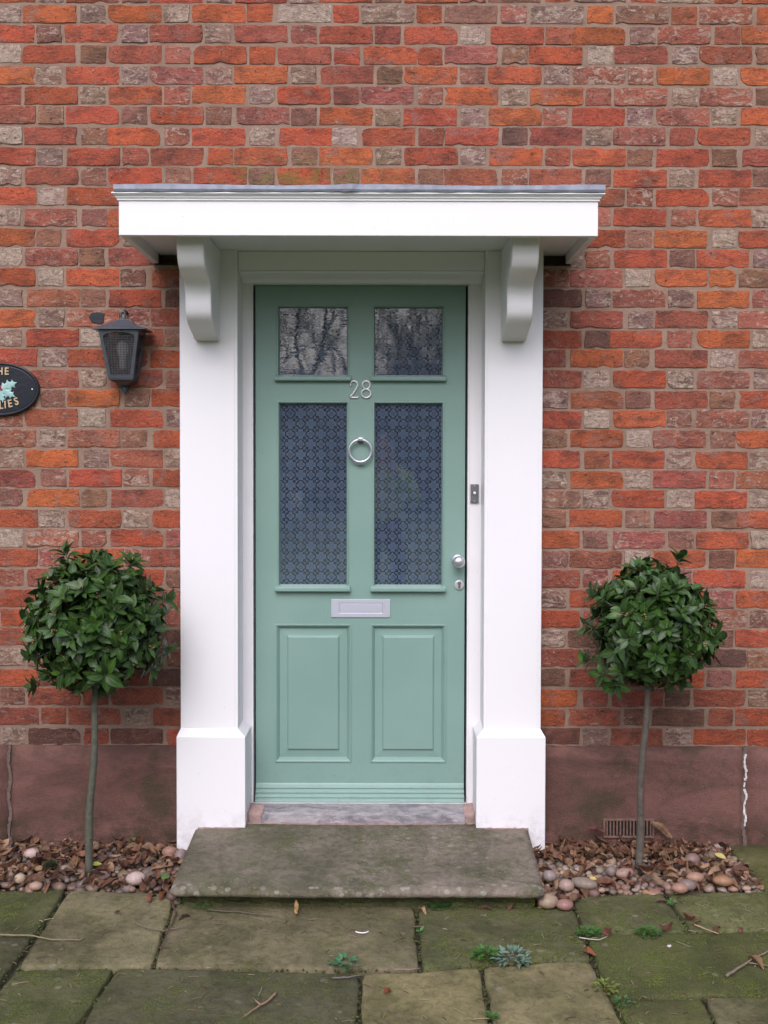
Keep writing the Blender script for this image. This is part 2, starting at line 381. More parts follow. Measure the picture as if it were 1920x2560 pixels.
def mat_pattern_glass():
    'cast glass: flower-and-key relief on the inner face under a smooth outer face'
    t = NT('patterned_glass'); tc = t.n('ShaderNodeTexCoord'); sp = t.n('ShaderNodeSeparateXYZ'); t.l(tc.outputs['Object'], sp.inputs[0])
    cell = 0.0412
    wob = t.noise(tc.outputs['Object'], 9, 2, 0.5)
    U = t.math('ADD', t.math('DIVIDE', sp.outputs[0], cell), t.math('MULTIPLY', wob, 0.18)); V = t.math('DIVIDE', sp.outputs[2], cell)
    fu, fv = t.math('FLOOR', U), t.math('FLOOR', V)
    par = t.math('FLOORED_MODULO', t.math('ADD', fu, fv), 2.0)
    a = t.math('ABSOLUTE', t.math('SUBTRACT', t.math('SUBTRACT', U, fu), 0.5)); b = t.math('ABSOLUTE', t.math('SUBTRACT', t.math('SUBTRACT', V, fv), 0.5))
    def ln(x, y):
        dx, dy = t.math('SUBTRACT', a, x), t.math('SUBTRACT', b, y)
        return t.math('SQRT', t.math('ADD', t.math('MULTIPLY', dx, dx), t.math('MULTIPLY', dy, dy)))
    def line(d, w): return t.ramp(t.math('ABSOLUTE', d), w, w * 0.45)
    q = t.math('SUBTRACT', t.math('MINIMUM', ln(0.23, 0.0), ln(0.0, 0.23)), 0.25)
    quat = line(q, 0.085)
    petals = t.math('MAXIMUM', t.ramp(ln(0.0, 0.15), 0.07, 0.03), t.ramp(ln(0.15, 0.0), 0.07, 0.03))
    petals = t.math('MAXIMUM', petals, t.ramp(ln(0.11, 0.11), 0.055, 0.025))
    A = t.math('MAXIMUM', quat, t.math('MULTIPLY', petals, 0.75))
    sq = line(t.math('SUBTRACT', t.math('MAXIMUM', t.math('ABSOLUTE', t.math('SUBTRACT', a, 0.37)), t.math('ABSOLUTE', t.math('SUBTRACT', b, 0.37))), 0.085), 0.07)
    dots = t.math('MAXIMUM', t.ramp(ln(0.10, 0.10), 0.06, 0.03), t.ramp(ln(0.20, 0.05), 0.045, 0.02))
    dots = t.math('MAXIMUM', dots, t.ramp(ln(0.05, 0.20), 0.045, 0.02))
    B = t.math('MAXIMUM', sq, t.math('MULTIPLY', dots, 0.7))
    pat = t.math('ADD', t.math('MULTIPLY', A, t.math('SUBTRACT', 1.0, par)), t.math('MULTIPLY', B, par))
    w = t.world(); nb = t.noise(w, 3.2, 3, 0.6); nf = t.noise(w, 260, 3, 0.7)
    c = t.mix(t.ramp(nb, 0.3, 0.7), (0.040, 0.068, 0.118), (0.066, 0.100, 0.155))
    c = t.mix(t.math('MULTIPLY', t.ramp(nf, 0.4, 0.7), 0.3), c, (0.13, 0.16, 0.21))
    c = t.mix(t.math('MULTIPLY', pat, 0.95), c, (0.004, 0.008, 0.018))
    h = t.math('SUBTRACT', 1.0, pat)
    mp = t.n('ShaderNodeMapping'); t.l(w, mp.inputs[0]); mp.inputs['Scale'].default_value = (1.0, 1.0, 5.5)
    wave = t.noise(mp.outputs[0], 13, 2, 0.5, 0.3)
    return t.set(col=c, rough=0.38, spec=0.35, normal=t.bump(h, 0.5, 0.002), coat=1.0, coat_rough=0.012, coat_ior=2.05,
                 coat_normal=t.bump(wave, 0.020, 0.0035))
M = dict(
    white=mat_paint_white(), green=mat_paint_green(), brick=mat_brick(False), brick_attr=mat_brick(True), mortar=mat_mortar(),
    sandstone=mat_sandstone(), leaf=mat_leaf(), glass=mat_pattern_glass(),
    slab=mat_slab('york_stone_paving', (0.082, 0.082, 0.042), (0.184, 0.174, 0.102), 0.95),
    step=mat_slab('worn_step_stone', (0.105, 0.096, 0.060), (0.225, 0.188, 0.146), 0.45, 0.75, False),
    lead=simple('lead_sheet', (0.23, 0.255, 0.31), 0.5, 0.15, 0.35, 24, 0.5),
    leadwhite=simple('lime_pointing', (0.50, 0.48, 0.46), 0.9, 0, 0.6, 60, 0.4),
    satin=simple('satin_chrome', (0.66, 0.67, 0.73), 0.29, 0.85, 0.03, 200, 0.08),
    plate=simple('satin_aluminium', (0.58, 0.60, 0.68), 0.38, 0.45, 0.03, 200, 0.08),
    satin_dark=simple('dull_steel', (0.22, 0.22, 0.23), 0.42, 0.8, 0.05, 160, 0.2),
    digit=simple('brushed_alloy', (0.70, 0.69, 0.71), 0.33, 0.6, 0.05, 160, 0.15),
    black=simple('black_rubber', (0.012, 0.012, 0.013), 0.6),
    ivory=simple('white_plastic', (0.72, 0.72, 0.74), 0.35, var=0.05),
    lantern=simple('grey_black_lantern_paint', (0.062, 0.073, 0.090), 0.42, 0.0, 0.35, 60, 0.45),
    signblack=simple('sign_navy_black', (0.010, 0.013, 0.020), 0.30, 0.0, 0.12, 70, 0.3),
    gold=simple('sign_gold_letters', (0.50, 0.38, 0.22), 0.45, 0.0, 0.1, 80, 0.3),
    holly=simple('sign_holly_green', (0.30, 0.50, 0.47), 0.45, 0.0, 0.3, 40, 0.35),
    berry=simple('sign_berry_red', (0.30, 0.012, 0.035), 0.35),
    bark=simple('bay_bark', (0.088, 0.094, 0.066), 0.85, 0, 0.8, 55, 0.55),
    bark2=simple('rough_bark', (0.100, 0.088, 0.068), 0.9, 0, 1.0, 45, 0.6),
    wood=simple('bare_tree_bark', (0.055, 0.045, 0.038), 0.9, 0, 0.4, 20, 0.4),
    bud=simple('flower_bud', (0.26, 0.17, 0.06), 0.6, 0, 0, 60, 0.3),
    pebble=simple('rounded_pebble', (0.3, 0.2, 0.18), 0.55, 0, 0.25, 55, 0.45, 0.4, 'tint'),
    pebble_o=simple('single_pebble', (0.3, 0.2, 0.18), 0.5, 0, 0.25, 55, 0.45, 0.4, 'obj'),
    litter=simple('dead_leaf', (0.1, 0.05, 0.03), 0.7, 0, 0.4, 50, 0.6, 0.3, 'tint'),
    litter_o=simple('single_dead_leaf', (0.1, 0.05, 0.03), 0.65, 0, 0.4, 50, 0.6, 0.3, 'obj'),
    weed=simple('weed_green', (0.045, 0.12, 0.022), 0.55, 0, 0.1, 60, 0.5, 0.4, 'obj'),
    twig=simple('dry_twig', (0.20, 0.15, 0.10), 0.8, 0, 0.4, 60, 0.4, 0.3, 'obj'),
    soil=simple('dark_soil', (0.036, 0.034, 0.016), 0.95, 0, 1.0, 45, 0.5),
    moss=simple('joint_moss', (0.055, 0.066, 0.016), 0.95, 0, 1.0, 90, 0.7),
    cushion=simple('cushion_moss', (0.085, 0.115, 0.018), 0.95, 0, 1.0, 90, 0.6),
    cement=simple('pink_cement', (0.33, 0.235, 0.205), 0.9, 0, 0.8, 50, 0.4),
    whitemortar=simple('white_mortar', (0.62, 0.60, 0.58), 0.9, 0, 0.8, 70, 0.4),
    jointmortar=simple('grey_joint_mortar', (0.135, 0.098, 0.080), 0.9, 0, 0.8, 70, 0.4),
    iron=simple('rusty_iron', (0.19, 0.115, 0.085), 0.8, 0.2, 0.8, 70, 0.6),
    alu=simple('aluminium_sill', (0.42, 0.42, 0.44), 0.35, 0.8, 0.1, 50, 0.3),
    lawn=simple('lawn_grass', (0.075, 0.125, 0.025), 0.9, 0, 0.8, 8, 0.5),
    hedge=simple('evergreen_wood', (0.022, 0.032, 0.016), 0.85, 0, 0.5, 5, 0.5),
    jacket=simple('lime_jacket', (0.60, 0.80, 0.08), 0.6, 0, 0.2, 20, 0.15),
    trouser=simple('navy_trousers', (0.02, 0.025, 0.05), 0.8), skin=simple('skin', (0.55, 0.28, 0.20), 0.5, var=0.1),
    hair=simple('grey_brown_hair', (0.10, 0.07, 0.05), 0.6, 0, 0.5, 90, 0.4),
    bulb=simple('frosted_bulb', (0.85, 0.84, 0.82), 0.25, var=0.05),
    dark=simple('dark_cavity', (0.012, 0.010, 0.008), 0.95),
)
def mat_threshold():
    t = NT('worn_slate_threshold'); w = t.world(); mp = t.coords((0.35, 1, 1)); n = t.noise(mp, 22, 6, 0.7, 1.0); n2 = t.noise(mp, 70, 5, 0.75)
    c = t.mix(t.ramp(n, 0.35, 0.65), (0.15, 0.145, 0.16), (0.33, 0.31, 0.31))
    c = t.mix(t.math('MULTIPLY', t.ramp(n2, 0.52, 0.66), 0.6), c, (0.42, 0.39, 0.37))
    c = t.mix(t.math('MULTIPLY', t.ramp(t.noise(w, 9, 5, 0.7), 0.54, 0.70), 0.30), c, (0.22, 0.14, 0.11))
    return t.set(col=c, rough=0.7, spec=0.4, normal=t.bump(t.math('ADD', n, n2), 0.6, 0.006))
M['threshold'] = mat_threshold()
def mat_lantern_glass():
    t = NT('dimpled_lantern_glass'); tc = t.n('ShaderNodeTexCoord'); v = t.n('ShaderNodeSeparateXYZ'); t.l(tc.outputs['Object'], v.inputs[0])
    sx = t.math('SINE', t.math('MULTIPLY', v.outputs[0], 2*PI/0.0108)); sz = t.math('SINE', t.math('MULTIPLY', v.outputs[2], 2*PI/0.0090))
    h = t.math('MULTIPLY', t.math('ADD', sx, 1.0), t.math('ADD', sz, 1.0))
    b = t.bump(h, 1.0, 0.006)
    gl = t.n('ShaderNodeBsdfGlossy'); gl.inputs['Roughness'].default_value = 0.12; t.l(b, gl.inputs['Normal'])
    gl.inputs['Color'].default_value = (0.9, 0.9, 0.92, 1)
    tr = t.n('ShaderNodeBsdfTransparent'); tr.inputs['Color'].default_value = (0.55, 0.54, 0.53, 1)
    df = t.n('ShaderNodeBsdfDiffuse'); df.inputs['Color'].default_value = (0.22, 0.20, 0.20, 1); t.l(b, df.inputs['Normal'])
    m1 = t.n('ShaderNodeMixShader'); m1.inputs[0].default_value = 0.34; t.l(tr.outputs[0], m1.inputs[1]); t.l(df.outputs[0], m1.inputs[2])
    hb = t.mix(t.ramp(h, 0.3, 2.2), (0.30, 0.30, 0.31), (0.92, 0.91, 0.90)); t.l(hb, tr.inputs['Color'])
    t.l(t.mix(t.ramp(h, 0.5, 2.6), (0.12, 0.12, 0.125), (0.80, 0.76, 0.75)), df.inputs['Color'])
    m2 = t.n('ShaderNodeMixShader'); t.l(t.math('ADD', 0.12, t.math('MULTIPLY', t.ramp(h, 1.0, 3.4), 0.35)), m2.inputs[0]); t.l(m1.outputs[0], m2.inputs[1]); t.l(gl.outputs[0], m2.inputs[2])
    t.l(m2.outputs[0], t.out.inputs[0]); return t.m
M['lglass'] = mat_lantern_glass()

# ================================================================== SETTING
# earth under the paving, the lawn beyond, the dark wood opposite the house
b = MB(); b.add([(-4, -3.4, -0.024), (4, -3.4, -0.024), (4, 0.3, -0.024), (-4, 0.3, -0.024)], [(0,1,2,3)])
paving = b.build('paving', M['soil']); tag(paving, kind='structure')
b = MB(); b.add([(-60, -80, -0.09), (60, -80, -0.09), (60, 6, -0.09), (-60, 6, -0.09)], [(0,1,2,3)])
tag(b.build('lawn', M['lawn']), kind='structure')

# ------------------------------------------------------------------ the brick wall
YS = -0.010                                     # face of the sandstone plinth
wall = empty('brick_wall', (0, 0, 0), 'old red and grey brick house wall in Flemish bond above a red sandstone plinth', 'wall')
X_PL, X_PR = P(594.5, 1300, -0.07)[0], P(1210.5, 1300, -0.07)[0]     # inner edges of the pilaster faces
X_OL, X_OR = P(450, 1300, -0.07)[0], P(1355, 1300, -0.07)[0]         # outer edges
Z_PLINTH = P(900, 1866, YS)[1]
z1 = P(960, 34.7, -0.005)[1]; z37 = P(960, 1843, -0.005)[1]; PITCH = (z1 - z37) / 36
SOFZ = P(900, 635, 0)[1]
x22 = P(22, 600, -0.005)[0]; x1916 = P(1916.5, 600, -0.005)[0]; SLOT = (x1916 - x22) / 18
SHADE_HOLES = [(P(388, 640, 0)[0], X_OL + 0.05, SOFZ - 0.045, SOFZ + 0.03), (X_OR - 0.05, P(1425, 640, 0)[0], SOFZ - 0.045, SOFZ + 0.03)]
OPEN = (X_OL + 0.03, X_OR - 0.03, -0.2, SOFZ + 0.015)
# mortar bed as a sheet round the door opening and two recesses added to make the deep shade under the canopy
def sheet(rects, holes, y):
    xs = sorted({v for r in rects + holes for v in r[:2]}); zs = sorted({v for r in rects + holes for v in r[2:]})
    mb = MB()
    for i in range(len(xs) - 1):
        for k in range(len(zs) - 1):
            xm, zm = (xs[i] + xs[i+1]) / 2, (zs[k] + zs[k+1]) / 2
            if any(h[0] < xm < h[1] and h[2] < zm < h[3] for h in holes): continue
            mb.add([(xs[i], y, zs[k]), (xs[i+1], y, zs[k]), (xs[i+1], y, zs[k+1]), (xs[i], y, zs[k+1])], [(0,1,2,3)])
    return mb
mb = sheet([(-3.2, 3.4, -0.1, 4.6)], [OPEN] + SHADE_HOLES, 0.0)
for h in SHADE_HOLES:
    mb.add([(h[0],0,h[2]),(h[1],0,h[2]),(h[1],0,h[3]),(h[0],0,h[3]),(h[0],.11,h[2]),(h[1],.11,h[2]),(h[1],.11,h[3]),(h[0],.11,h[3])],
           [(0,4,5,1),(1,5,6,2),(2,6,7,3),(3,7,4,0),(4,7,6,5)])
mb.build('mortar', M['mortar'], wall)
def brick_geo(w, h, rr):
    n = 8 if w > 0.15 else 4; m = 3
    pts = []
    def j(a): return rr.uniform(-a, a)
    for i in range(n): pts.append((-w/2 + w*i/n, -h/2))
    for i in range(m): pts.append((w/2, -h/2 + h*i/m))
    for i in range(n): pts.append((w/2 - w*i/n, h/2))
    for i in range(m): pts.append((-w/2, h/2 - h*i/m))
    J = [(x + j(0.0024), z + j(0.0019)) for x, z in pts]
    N = len(J)
    for k in (0, n, n + m, 2*n + m):                     # worn arrises
        x, z = J[k]; e = rr.uniform(0.000, 0.0035); J[k] = (x - math.copysign(e, x), z - math.copysign(e * .8, z))
    for _ in range(rr.choice((0, 0, 1, 1, 2))):
        k = rr.randrange(N); x, z = J[k]; e = rr.uniform(.004, .009); J[k] = (x - (math.copysign(e, x) if abs(x) > w/2 - .004 else 0), z - (math.copysign(e, z) if abs(z) > h/2 - .004 else 0))
    d = rr.uniform(-0.0012, 0.0020); tx, tz = rr.uniform(-.012, .012), rr.uniform(-.03, .03)
    def ins(p, e): return (p[0] * (1 - e / (w/2)), p[1] * (1 - e / (h/2)))
    def yy(x, z, q): return -q + d + x*tx + z*tz
    back = [(x, 0.012, z) for x, z in J]
    mid = [(x, -0.0005, z) for x, z in J]
    fr = [(*ins(p, .0014), 0) for p in J]; fr = [(x, yy(x, z, .0034) + j(.0008), z) for x, z, _ in fr]
    inn = [(*ins(p, .0085), 0) for p in J]; inn = [(x, yy(x, z, .0040) + j(.0009), z) for x, z, _ in inn]
    mbb = MB(); mbb.rings([back, mid, fr, inn], False, True)
    mbb.f = [f[::-1] for f in mbb.f]
    mbb.e = [1.0] * (3 * N) + [0.0] * N
    return mbb
S_W, H_W, B_H = SLOT * 1.5 - 0.0, 0, PITCH - 0.0090
STW, HDW = 0.2070, 0.1005
vr = random.Random(5)
stv = [brick_geo(STW, B_H, vr) for _ in range(26)]; hdv = [brick_geo(HDW, B_H, vr) for _ in range(22)]
def fixn(mb):
    import bmesh
    me = mb.mesh('brick', M['brick']); bb = bmesh.new(); bb.from_mesh(me); bmesh.ops.triangulate(bb, faces=[f for f in bb.faces if len(f.verts) > 4]); bb.to_mesh(me); bb.free(); return me
st_me = [fixn(m) for m in stv]; hd_me = [fixn(m) for m in hdv]
#        0         1
#        0123456789012345678
ROWS = ["rgrmrgrgrmrxmrgrgro",
        "gogogorbrgrmxgomdxob", "rmrgdgdxrdrbrdogxdo", "brmdxordrrrxmrbdgdm", "ogrgxgogdmomogxxobo", "drgrxogrdxxogoxxgxk", "dmrmrmxmogrgoxrgxgo",
        "bdmoxrgrbrdrkdgxdrg", "rgrddrrmogrgodomrmd", "gdmrmrmrmomdxdmrgrm", "rbrdrdrdrdrdrddxrxd", "gxmorgrgrgrgrgxrxrg", "omrgrgrgrgrgrgrmobr",
        "bxmdrgrgrgrgrgxrmrg", "rbomdgrgrgrgrxxboom", "gxmrkgrgrgrgrkgxgox", "ogxxdgrgrgrgrgdgdgx", "grbdmgrgrgrgrrkrxog", "rgrdrgrgrgrgodomdbd",
        "gdgdmgrgrgrgrdbrgxg", "dmomrgrgrgrgrgdmdmr", "xdbrggrgrgrgrrbomxg", "xgxmogrgrgrgrmrbxmo", "gogdggrgrgrgrrdrgrg", "dmrxrgrgrgrgrgobdxx",
        "moкdbgrgrgrgrmgrbrg".replace('к', 'm'), "rgrgrgrgrgrgrmrmxmr", "bxxrxgrgrgrgromxmob", "rxrxdgrgrgrgrmxboko", "xdmrmgrgrgrgrdxomrb", "rxdmdgrgrgrgrgrmrxo",
        "rxdmxgrgrgrgrrxdmxm", "dmdmkgrgrgrgrgkdrmr", "gmdrmgrgrgrgrdmrdkm", "rdddkgrgrgrgrkddrmo", "mdddggrgrgrgroddkdg", "dddgdgrgrgrgrodmkdr", "gkdkrgrgrgrgrkgdgrr"]
ROWS = [ROWS[0]] + ROWS[1:]
PAL = {'o': ((0.450, 0.112, 0.040), 0.24), 'r': ((0.400, 0.088, 0.040), 0.28), 'd': ((0.320, 0.090, 0.052), 0.34), 'm': ((0.262, 0.118, 0.078), 0.48),
       'g': ((0.250, 0.145, 0.108), 0.74), 'b': ((0.300, 0.195, 0.150), 1.02), 'k': ((0.180, 0.084, 0.058), 0.26), 'x': ((0.325, 0.105, 0.068), 0.58)}
cands = []; br = random.Random(77)
for n in range(-1, 38):
    zc = z1 - (n - 1) * PITCH
    if zc - B_H/2 < Z_PLINTH - 0.010: continue
    for j in range(-6, 27):
        head = (n + j) % 2 == 1
        cx = x22 + j * SLOT + br.gauss(0, 0.0035); cz = zc + 0.0022 * math.sin(cx * 2.1 + n * 1.7) + br.gauss(0, 0.0007)
        w = HDW if head else STW
        x0, x1 = cx - w/2, cx + w/2
        if zc < OPEN[3] + 0.02 and x1 > X_OL + 0.012 and x0 < X_OR - 0.012:
            # bricks cut by the doorcase
            if x0 < X_OL - 0.02 and x1 > X_OL: x1 = X_OL + 0.012
            elif x1 > X_OR + 0.02 and x0 < X_OR: x0 = X_OR - 0.012
            else: continue
        skip = False
        for h in SHADE_HOLES:
            if x0 < h[1] and x1 > h[0] and cz - B_H/2 < h[3] and cz + B_H/2 > h[2] + 0.02:
                if h[0] < 0 and x0 < h[0] - 0.03: x1 = h[0]
                elif h[0] > 0 and x1 > h[1] + 0.03: x0 = h[1]
                else: skip = True
        if skip: continue
        row = ROWS[n] if 0 <= n < len(ROWS) else None
        code = row[j] if row and 0 <= j < len(row) else (br.choice('ggmbxm') if head else br.choice('rroodxr'))
        (r_, g_, b_), al = PAL[code]; k = br.uniform(0.86, 1.14)
        col = (r_ * k, g_ * k * br.uniform(0.9, 1.12), b_ * k * br.uniform(0.88, 1.15), min(1.3, max(0, al + br.uniform(-0.12, 0.12))))
        vis = -1.45 < (x0 + x1) / 2 < 1.72 and cz < 3.28
        cands.append((head, x0, x1, cz, col, vis))
cands.sort(key=lambda c: (not c[5], -(c[2] - c[1]) if c[5] else 0, abs(c[3] - 1.8)))
rest = MB()
for i, (head, x0, x1, cz, col, vis) in enumerate(cands):
    w0 = HDW if head else STW; src = (hdv if head else stv); k = br.randrange(len(src)); sx = (x1 - x0) / w0
    fx, fz = br.choice((1, -1)), br.choice((1, -1))
    if i < 300 and vis:
        o = bpy.data.objects.new('brick', (hd_me if head else st_me)[k]); COL.objects.link(o); o.parent = wall
        o.location = ((x0 + x1) / 2, 0, cz); o.scale = (sx, 1, 1); o.rotation_euler = (0, br.gauss(0, 0.006) + (PI if fz < 0 else 0), 0)
        o.color = col
    else:
        v = src[k].v
        c, s = (1, 1) if fz > 0 else (-1, -1); rest.e += src[k].e
        rest.add([((x * sx * c) + (x0 + x1) / 2, y, z * c + cz) for x, y, z in v], src[k].f, col)
o = rest.build('brick', M['brick_attr'], wall); o['kind'] = 'stuff'
ppx = [(222,793),(228,783),(243,780),(262,784),(258,794),(259,803),(252,809),(240,808),(228,804)]
pb_ = MB(); q_ = [P(x, y, -0.008) for x, y in ppx]
pb_.rings([[(x, -0.0035, z) for x, z in q_], [(x, -0.0078, z) for x, z in q_]], False, True)
pb_.build('bitumen_patch', M['signblack'], wall, recalc=True)
# sandstone plinth blocks
def rough_block(x0, x1, y0, y1, z0, z1_, seed, nx=26, nz=8, amp=0.0016):
    rr = random.Random(seed); mb = MB(); V = []; Fc = []
    for k in range(nz + 1):
        for i in range(nx + 1):
            x = x0 + (x1 - x0) * i / nx; z = z0 + (z1_ - z0) * k / nz
            e = (i in (0, nx)) or (k in (0, nz))
            V.append((x + (rr.uniform(-.0022, .0022) if i in (0, nx) else 0), y0 + (0.003 if e else rr.uniform(-amp, amp)), z + (rr.uniform(-.0022, .0022) if k in (0, nz) else 0)))
    for k in range(nz):
        for i in range(nx):
            a = k*(nx+1)+i; Fc.append((a, a+1, a+nx+2, a+nx+1))
    n0 = len(V)
    per = [i for i in range(nx+1)] + [k*(nx+1)+nx for k in range(1, nz+1)] + [nz*(nx+1)+i for i in range(nx-1, -1, -1)] + [k*(nx+1) for k in range(nz-1, 0, -1)]
    for p in per: V.append((V[p][0], y1, V[p][2]))
    L = len(per)
    for i in range(L): Fc.append((per[i], n0 + i, n0 + (i+1) % L, per[(i+1) % L]))
    mb.add(V, Fc); return mb
XJ1, XJ2 = P(24, 2000, YS)[0], P(1861, 2000, YS)[0]
for i, (a, c) in enumerate(((-3.0, XJ1 - 0.006), (XJ1 + 0.006, X_OL + 0.02), (X_OR - 0.02, XJ2 - 0.006), (XJ2 + 0.006, 3.3))):
    rough_block(a, c, YS, 0.05, -0.12, Z_PLINTH, i + 3).build('stone_block', M['sandstone'], wall, smooth=True)
# vertical joints in the plinth
def ribbon(x, zlo, zhi, w, y, mat, name, seed, gap=0.0):
    rr = random.Random(seed); n = 34; mb = MB(); z = zlo
    for i in range(n):
        za, zb = zlo + (zhi - zlo) * i / n, zlo + (zhi - zlo) * (i + 1) / n
        if rr.random() < gap: continue
        a = x + 0.004 * math.sin(i * 0.6) + rr.uniform(-.0015, .0015); ww = w * rr.uniform(0.6, 1.25)
        mb.box(a - ww/2, a + ww/2, y + rr.uniform(-.001, .001), 0.02, za, zb)
    o = mb.build(name, mat, wall); return o
ribbon(XJ1, -0.05, Z_PLINTH + 0.003, 0.012, YS - 0.001, M['jointmortar'], 'joint', 1)
ribbon(XJ2, -0.02, Z_PLINTH - 0.002, 0.015, YS + 0.001, M['jointmortar'], 'joint', 2)
ribbon(XJ2 + 0.002, P(1861, 2065, YS)[1], P(1861, 1880, YS)[1], 0.0075, YS - 0.0025, M['whitemortar'], 'joint', 3, 0.10)
o = rough_block(-3.0, X_OL + 0.02, YS + 0.004, 0.0, Z_PLINTH + 0.001, Z_PLINTH + 0.006, 31, 90, 1, 0.002).build('bed_joint', M['mortar'], wall, smooth=True)
o = rough_block(X_OR - 0.02, 3.3, YS + 0.004, 0.0, Z_PLINTH + 0.001, Z_PLINTH + 0.006, 32, 90, 1, 0.002).build('bed_joint', M['mortar'], wall, smooth=True)
# iron air brick low in the plinth
ax0, az1 = P(1509, 2048, YS - 0.012); ax1, az0 = P(1636, 2096, YS - 0.012)
air = empty('air_brick', (ax0, YS, az0), 'rusty iron air vent with upright slots, low in the sandstone behind the right tree stem', 'vent')
b = MB(); y0 = YS - 0.012; y1 = YS + 0.002; t_ = 0.008
b.box(ax0, ax1, y0, y1, az1 - t_, az1); b.box(ax0, ax1, y0, y1, az0, az0 + t_); b.box(ax0, ax0 + t_, y0 + .0005, y1, az0 + t_, az1 - t_); b.box(ax1 - t_, ax1, y0 + .0005, y1, az0 + t_, az1 - t_)
b.build('frame', M['iron'], air, bevel=0.0015)
b = MB(); b.box(ax0 + t_, ax1 - t_, YS - 0.003, YS + 0.001, az0 + t_, az1 - t_); b.build('backing', M['dark'], air)
nb_ = 14
for i in range(nb_):
    x = ax0 + t_ + (ax1 - ax0 - 2 * t_) * (i + 0.5) / nb_
    b = MB(); b.box(x - 0.0032, x + 0.0032, y0 + 0.001, YS - 0.0035, az0 + t_, az1 - t_); b.build('bar', M['iron'], air, bevel=0.001, seg=1)

# ------------------------------------------------------------------ paving slabs
D = 1 / 0.8641
def slab(poly, tint, mossy, seed, zt=0.0, thick=0.05, name='paving_slab', mat='slab', parent=None, inset=0.0005):
    'polygon in world x,y -> worn flag with a softened, uneven edge'
    rr = random.Random(seed); cx = sum(p[0] for p in poly) / len(poly); cy = sum(p[1] for p in poly) / len(poly)
    out = []
    for i in range(len(poly)):
        a, c = poly[i], poly[(i+1) % len(poly)]
        L = math.hypot(c[0]-a[0], c[1]-a[1]); k = max(1, int(L / 0.045))
        for q in range(k):
            t_ = q / k; x, y = a[0] + (c[0]-a[0])*t_, a[1] + (c[1]-a[1])*t_
            s_ = 1.0
            dx, dy = cx - x, cy - y; dl = math.hypot(dx, dy)
            e = inset + rr.uniform(0, 0.004) + (0.006 if q == 0 else 0)
            out.append((x + dx/dl*e, y + dy/dl*e))
    def inner(e):
        return [(x + (cx-x)/math.hypot(cx-x, cy-y)*e, y + (cy-y)/math.hypot(cx-x, cy-y)*e) for x, y in out]
    tlx, tly = rr.uniform(-.006, .006), rr.uniform(-.006, .006)
    def z(x, y, dz): return zt + dz + (x-cx)*tlx + (y-cy)*tly
    r0 = [(x, y, zt - thick) for x, y in out]; r1 = [(x, y, z(x, y, -0.006)) for x, y in out]
    r2 = [(x, y, z(x, y, -0.002) + rr.uniform(-.0012, .0012)) for x, y in inner(0.005)]; r3 = [(x, y, z(x, y, 0)) for x, y in inner(0.018)]
    mb = MB(); mb.rings([r0, r1, r2, r3], False, True)
    o = mb.build(name, M[mat], parent or paving, smooth=True, recalc=True)
    o.color = tint + (min(1, mossy + .10),); return o
def GP(pts, Z=0.0): return [G(x, y, Z) for x, y in pts]
W1 = (1, 1, 1)
flags = [
 ([(-160,2228),(166,2223),(84,2336),(-190,2338)], (0.62,0.66,0.52), 0.75),
 ([(-190,2341),(82,2340),(10,2440),(-60,2540),(-330,2545)], (0.60,0.60,0.52), 0.55),
 ([(173,2223),(300,2227),(424,2231),(433,2262),(406,2338),(378,2415),(200,2416),(44,2419)], (1.22,1.15,1.02), 0.26),
 ([(438,2258),(1036,2262),(1040,2340),(1050,2421),(700,2419),(384,2414)], (1.08,1.00,0.90), 0.30),
 ([(1044,2262),(1432,2262),(1455,2322),(1480,2396),(1380,2400),(1200,2410),(1054,2423)], (0.72,0.72,0.62), 0.72),
 ([(1428,2240),(1657,2231),(1722,2326),(1461,2329)], (0.80,0.82,0.66), 0.60),
 ([(1664,2231),(2010,2224),(2120,2322),(1729,2326)], (0.92,1.00,0.72), 0.62),
 ([(1463,2333),(1727,2330),(2125,2326),(2330,2484),(1757,2488),(1524,2496),(1500,2440),(1486,2397)], (0.55,0.58,0.42), 0.92),
 ([(906,2431),(1050,2426),(1199,2416),(1212,2490),(1262,2760),(1250,2760),(890,2760),(900,2560)], (1.42, 1.30, 1.00), 0.16),
 ([(1205,2415),(1300,2409),(1440,2399),(1478,2404),(1500,2446),(1545,2530),(1650,2760),(1268,2760),(1218,2490)], (1.50, 1.38, 1.12), 0.10),
 ([(42,2422),(286,2420),(196,2560),(60,2760),(-300,2760),(-58,2545)], (0.70,0.74,0.56), 0.70),
 ([(292,2420),(600,2424),(900,2432),(894,2560),(884,2760),(66,2760),(202,2560)], (0.62,0.62,0.55), 0.52),
 ([(1528,2500),(1753,2492),(1800,2590),(1890,2760),(1656,2760),(1550,2535)], (0.70,0.72,0.50), 0.80),
 ([(1760,2492),(2335,2488),(2520,2760),(1896,2760),(1806,2590)], (1.00,0.98,0.80), 0.42),
 ([(1806,2106),(1920,2101),(2060,2098),(2190,2221),(2008,2222),(1912,2224),(1862,2165)], (0.78,0.74,0.56), 0.78),
]
for i, (pl, tint, ms) in enumerate(flags): slab(GP(pl), tint, ms, 100 + i)
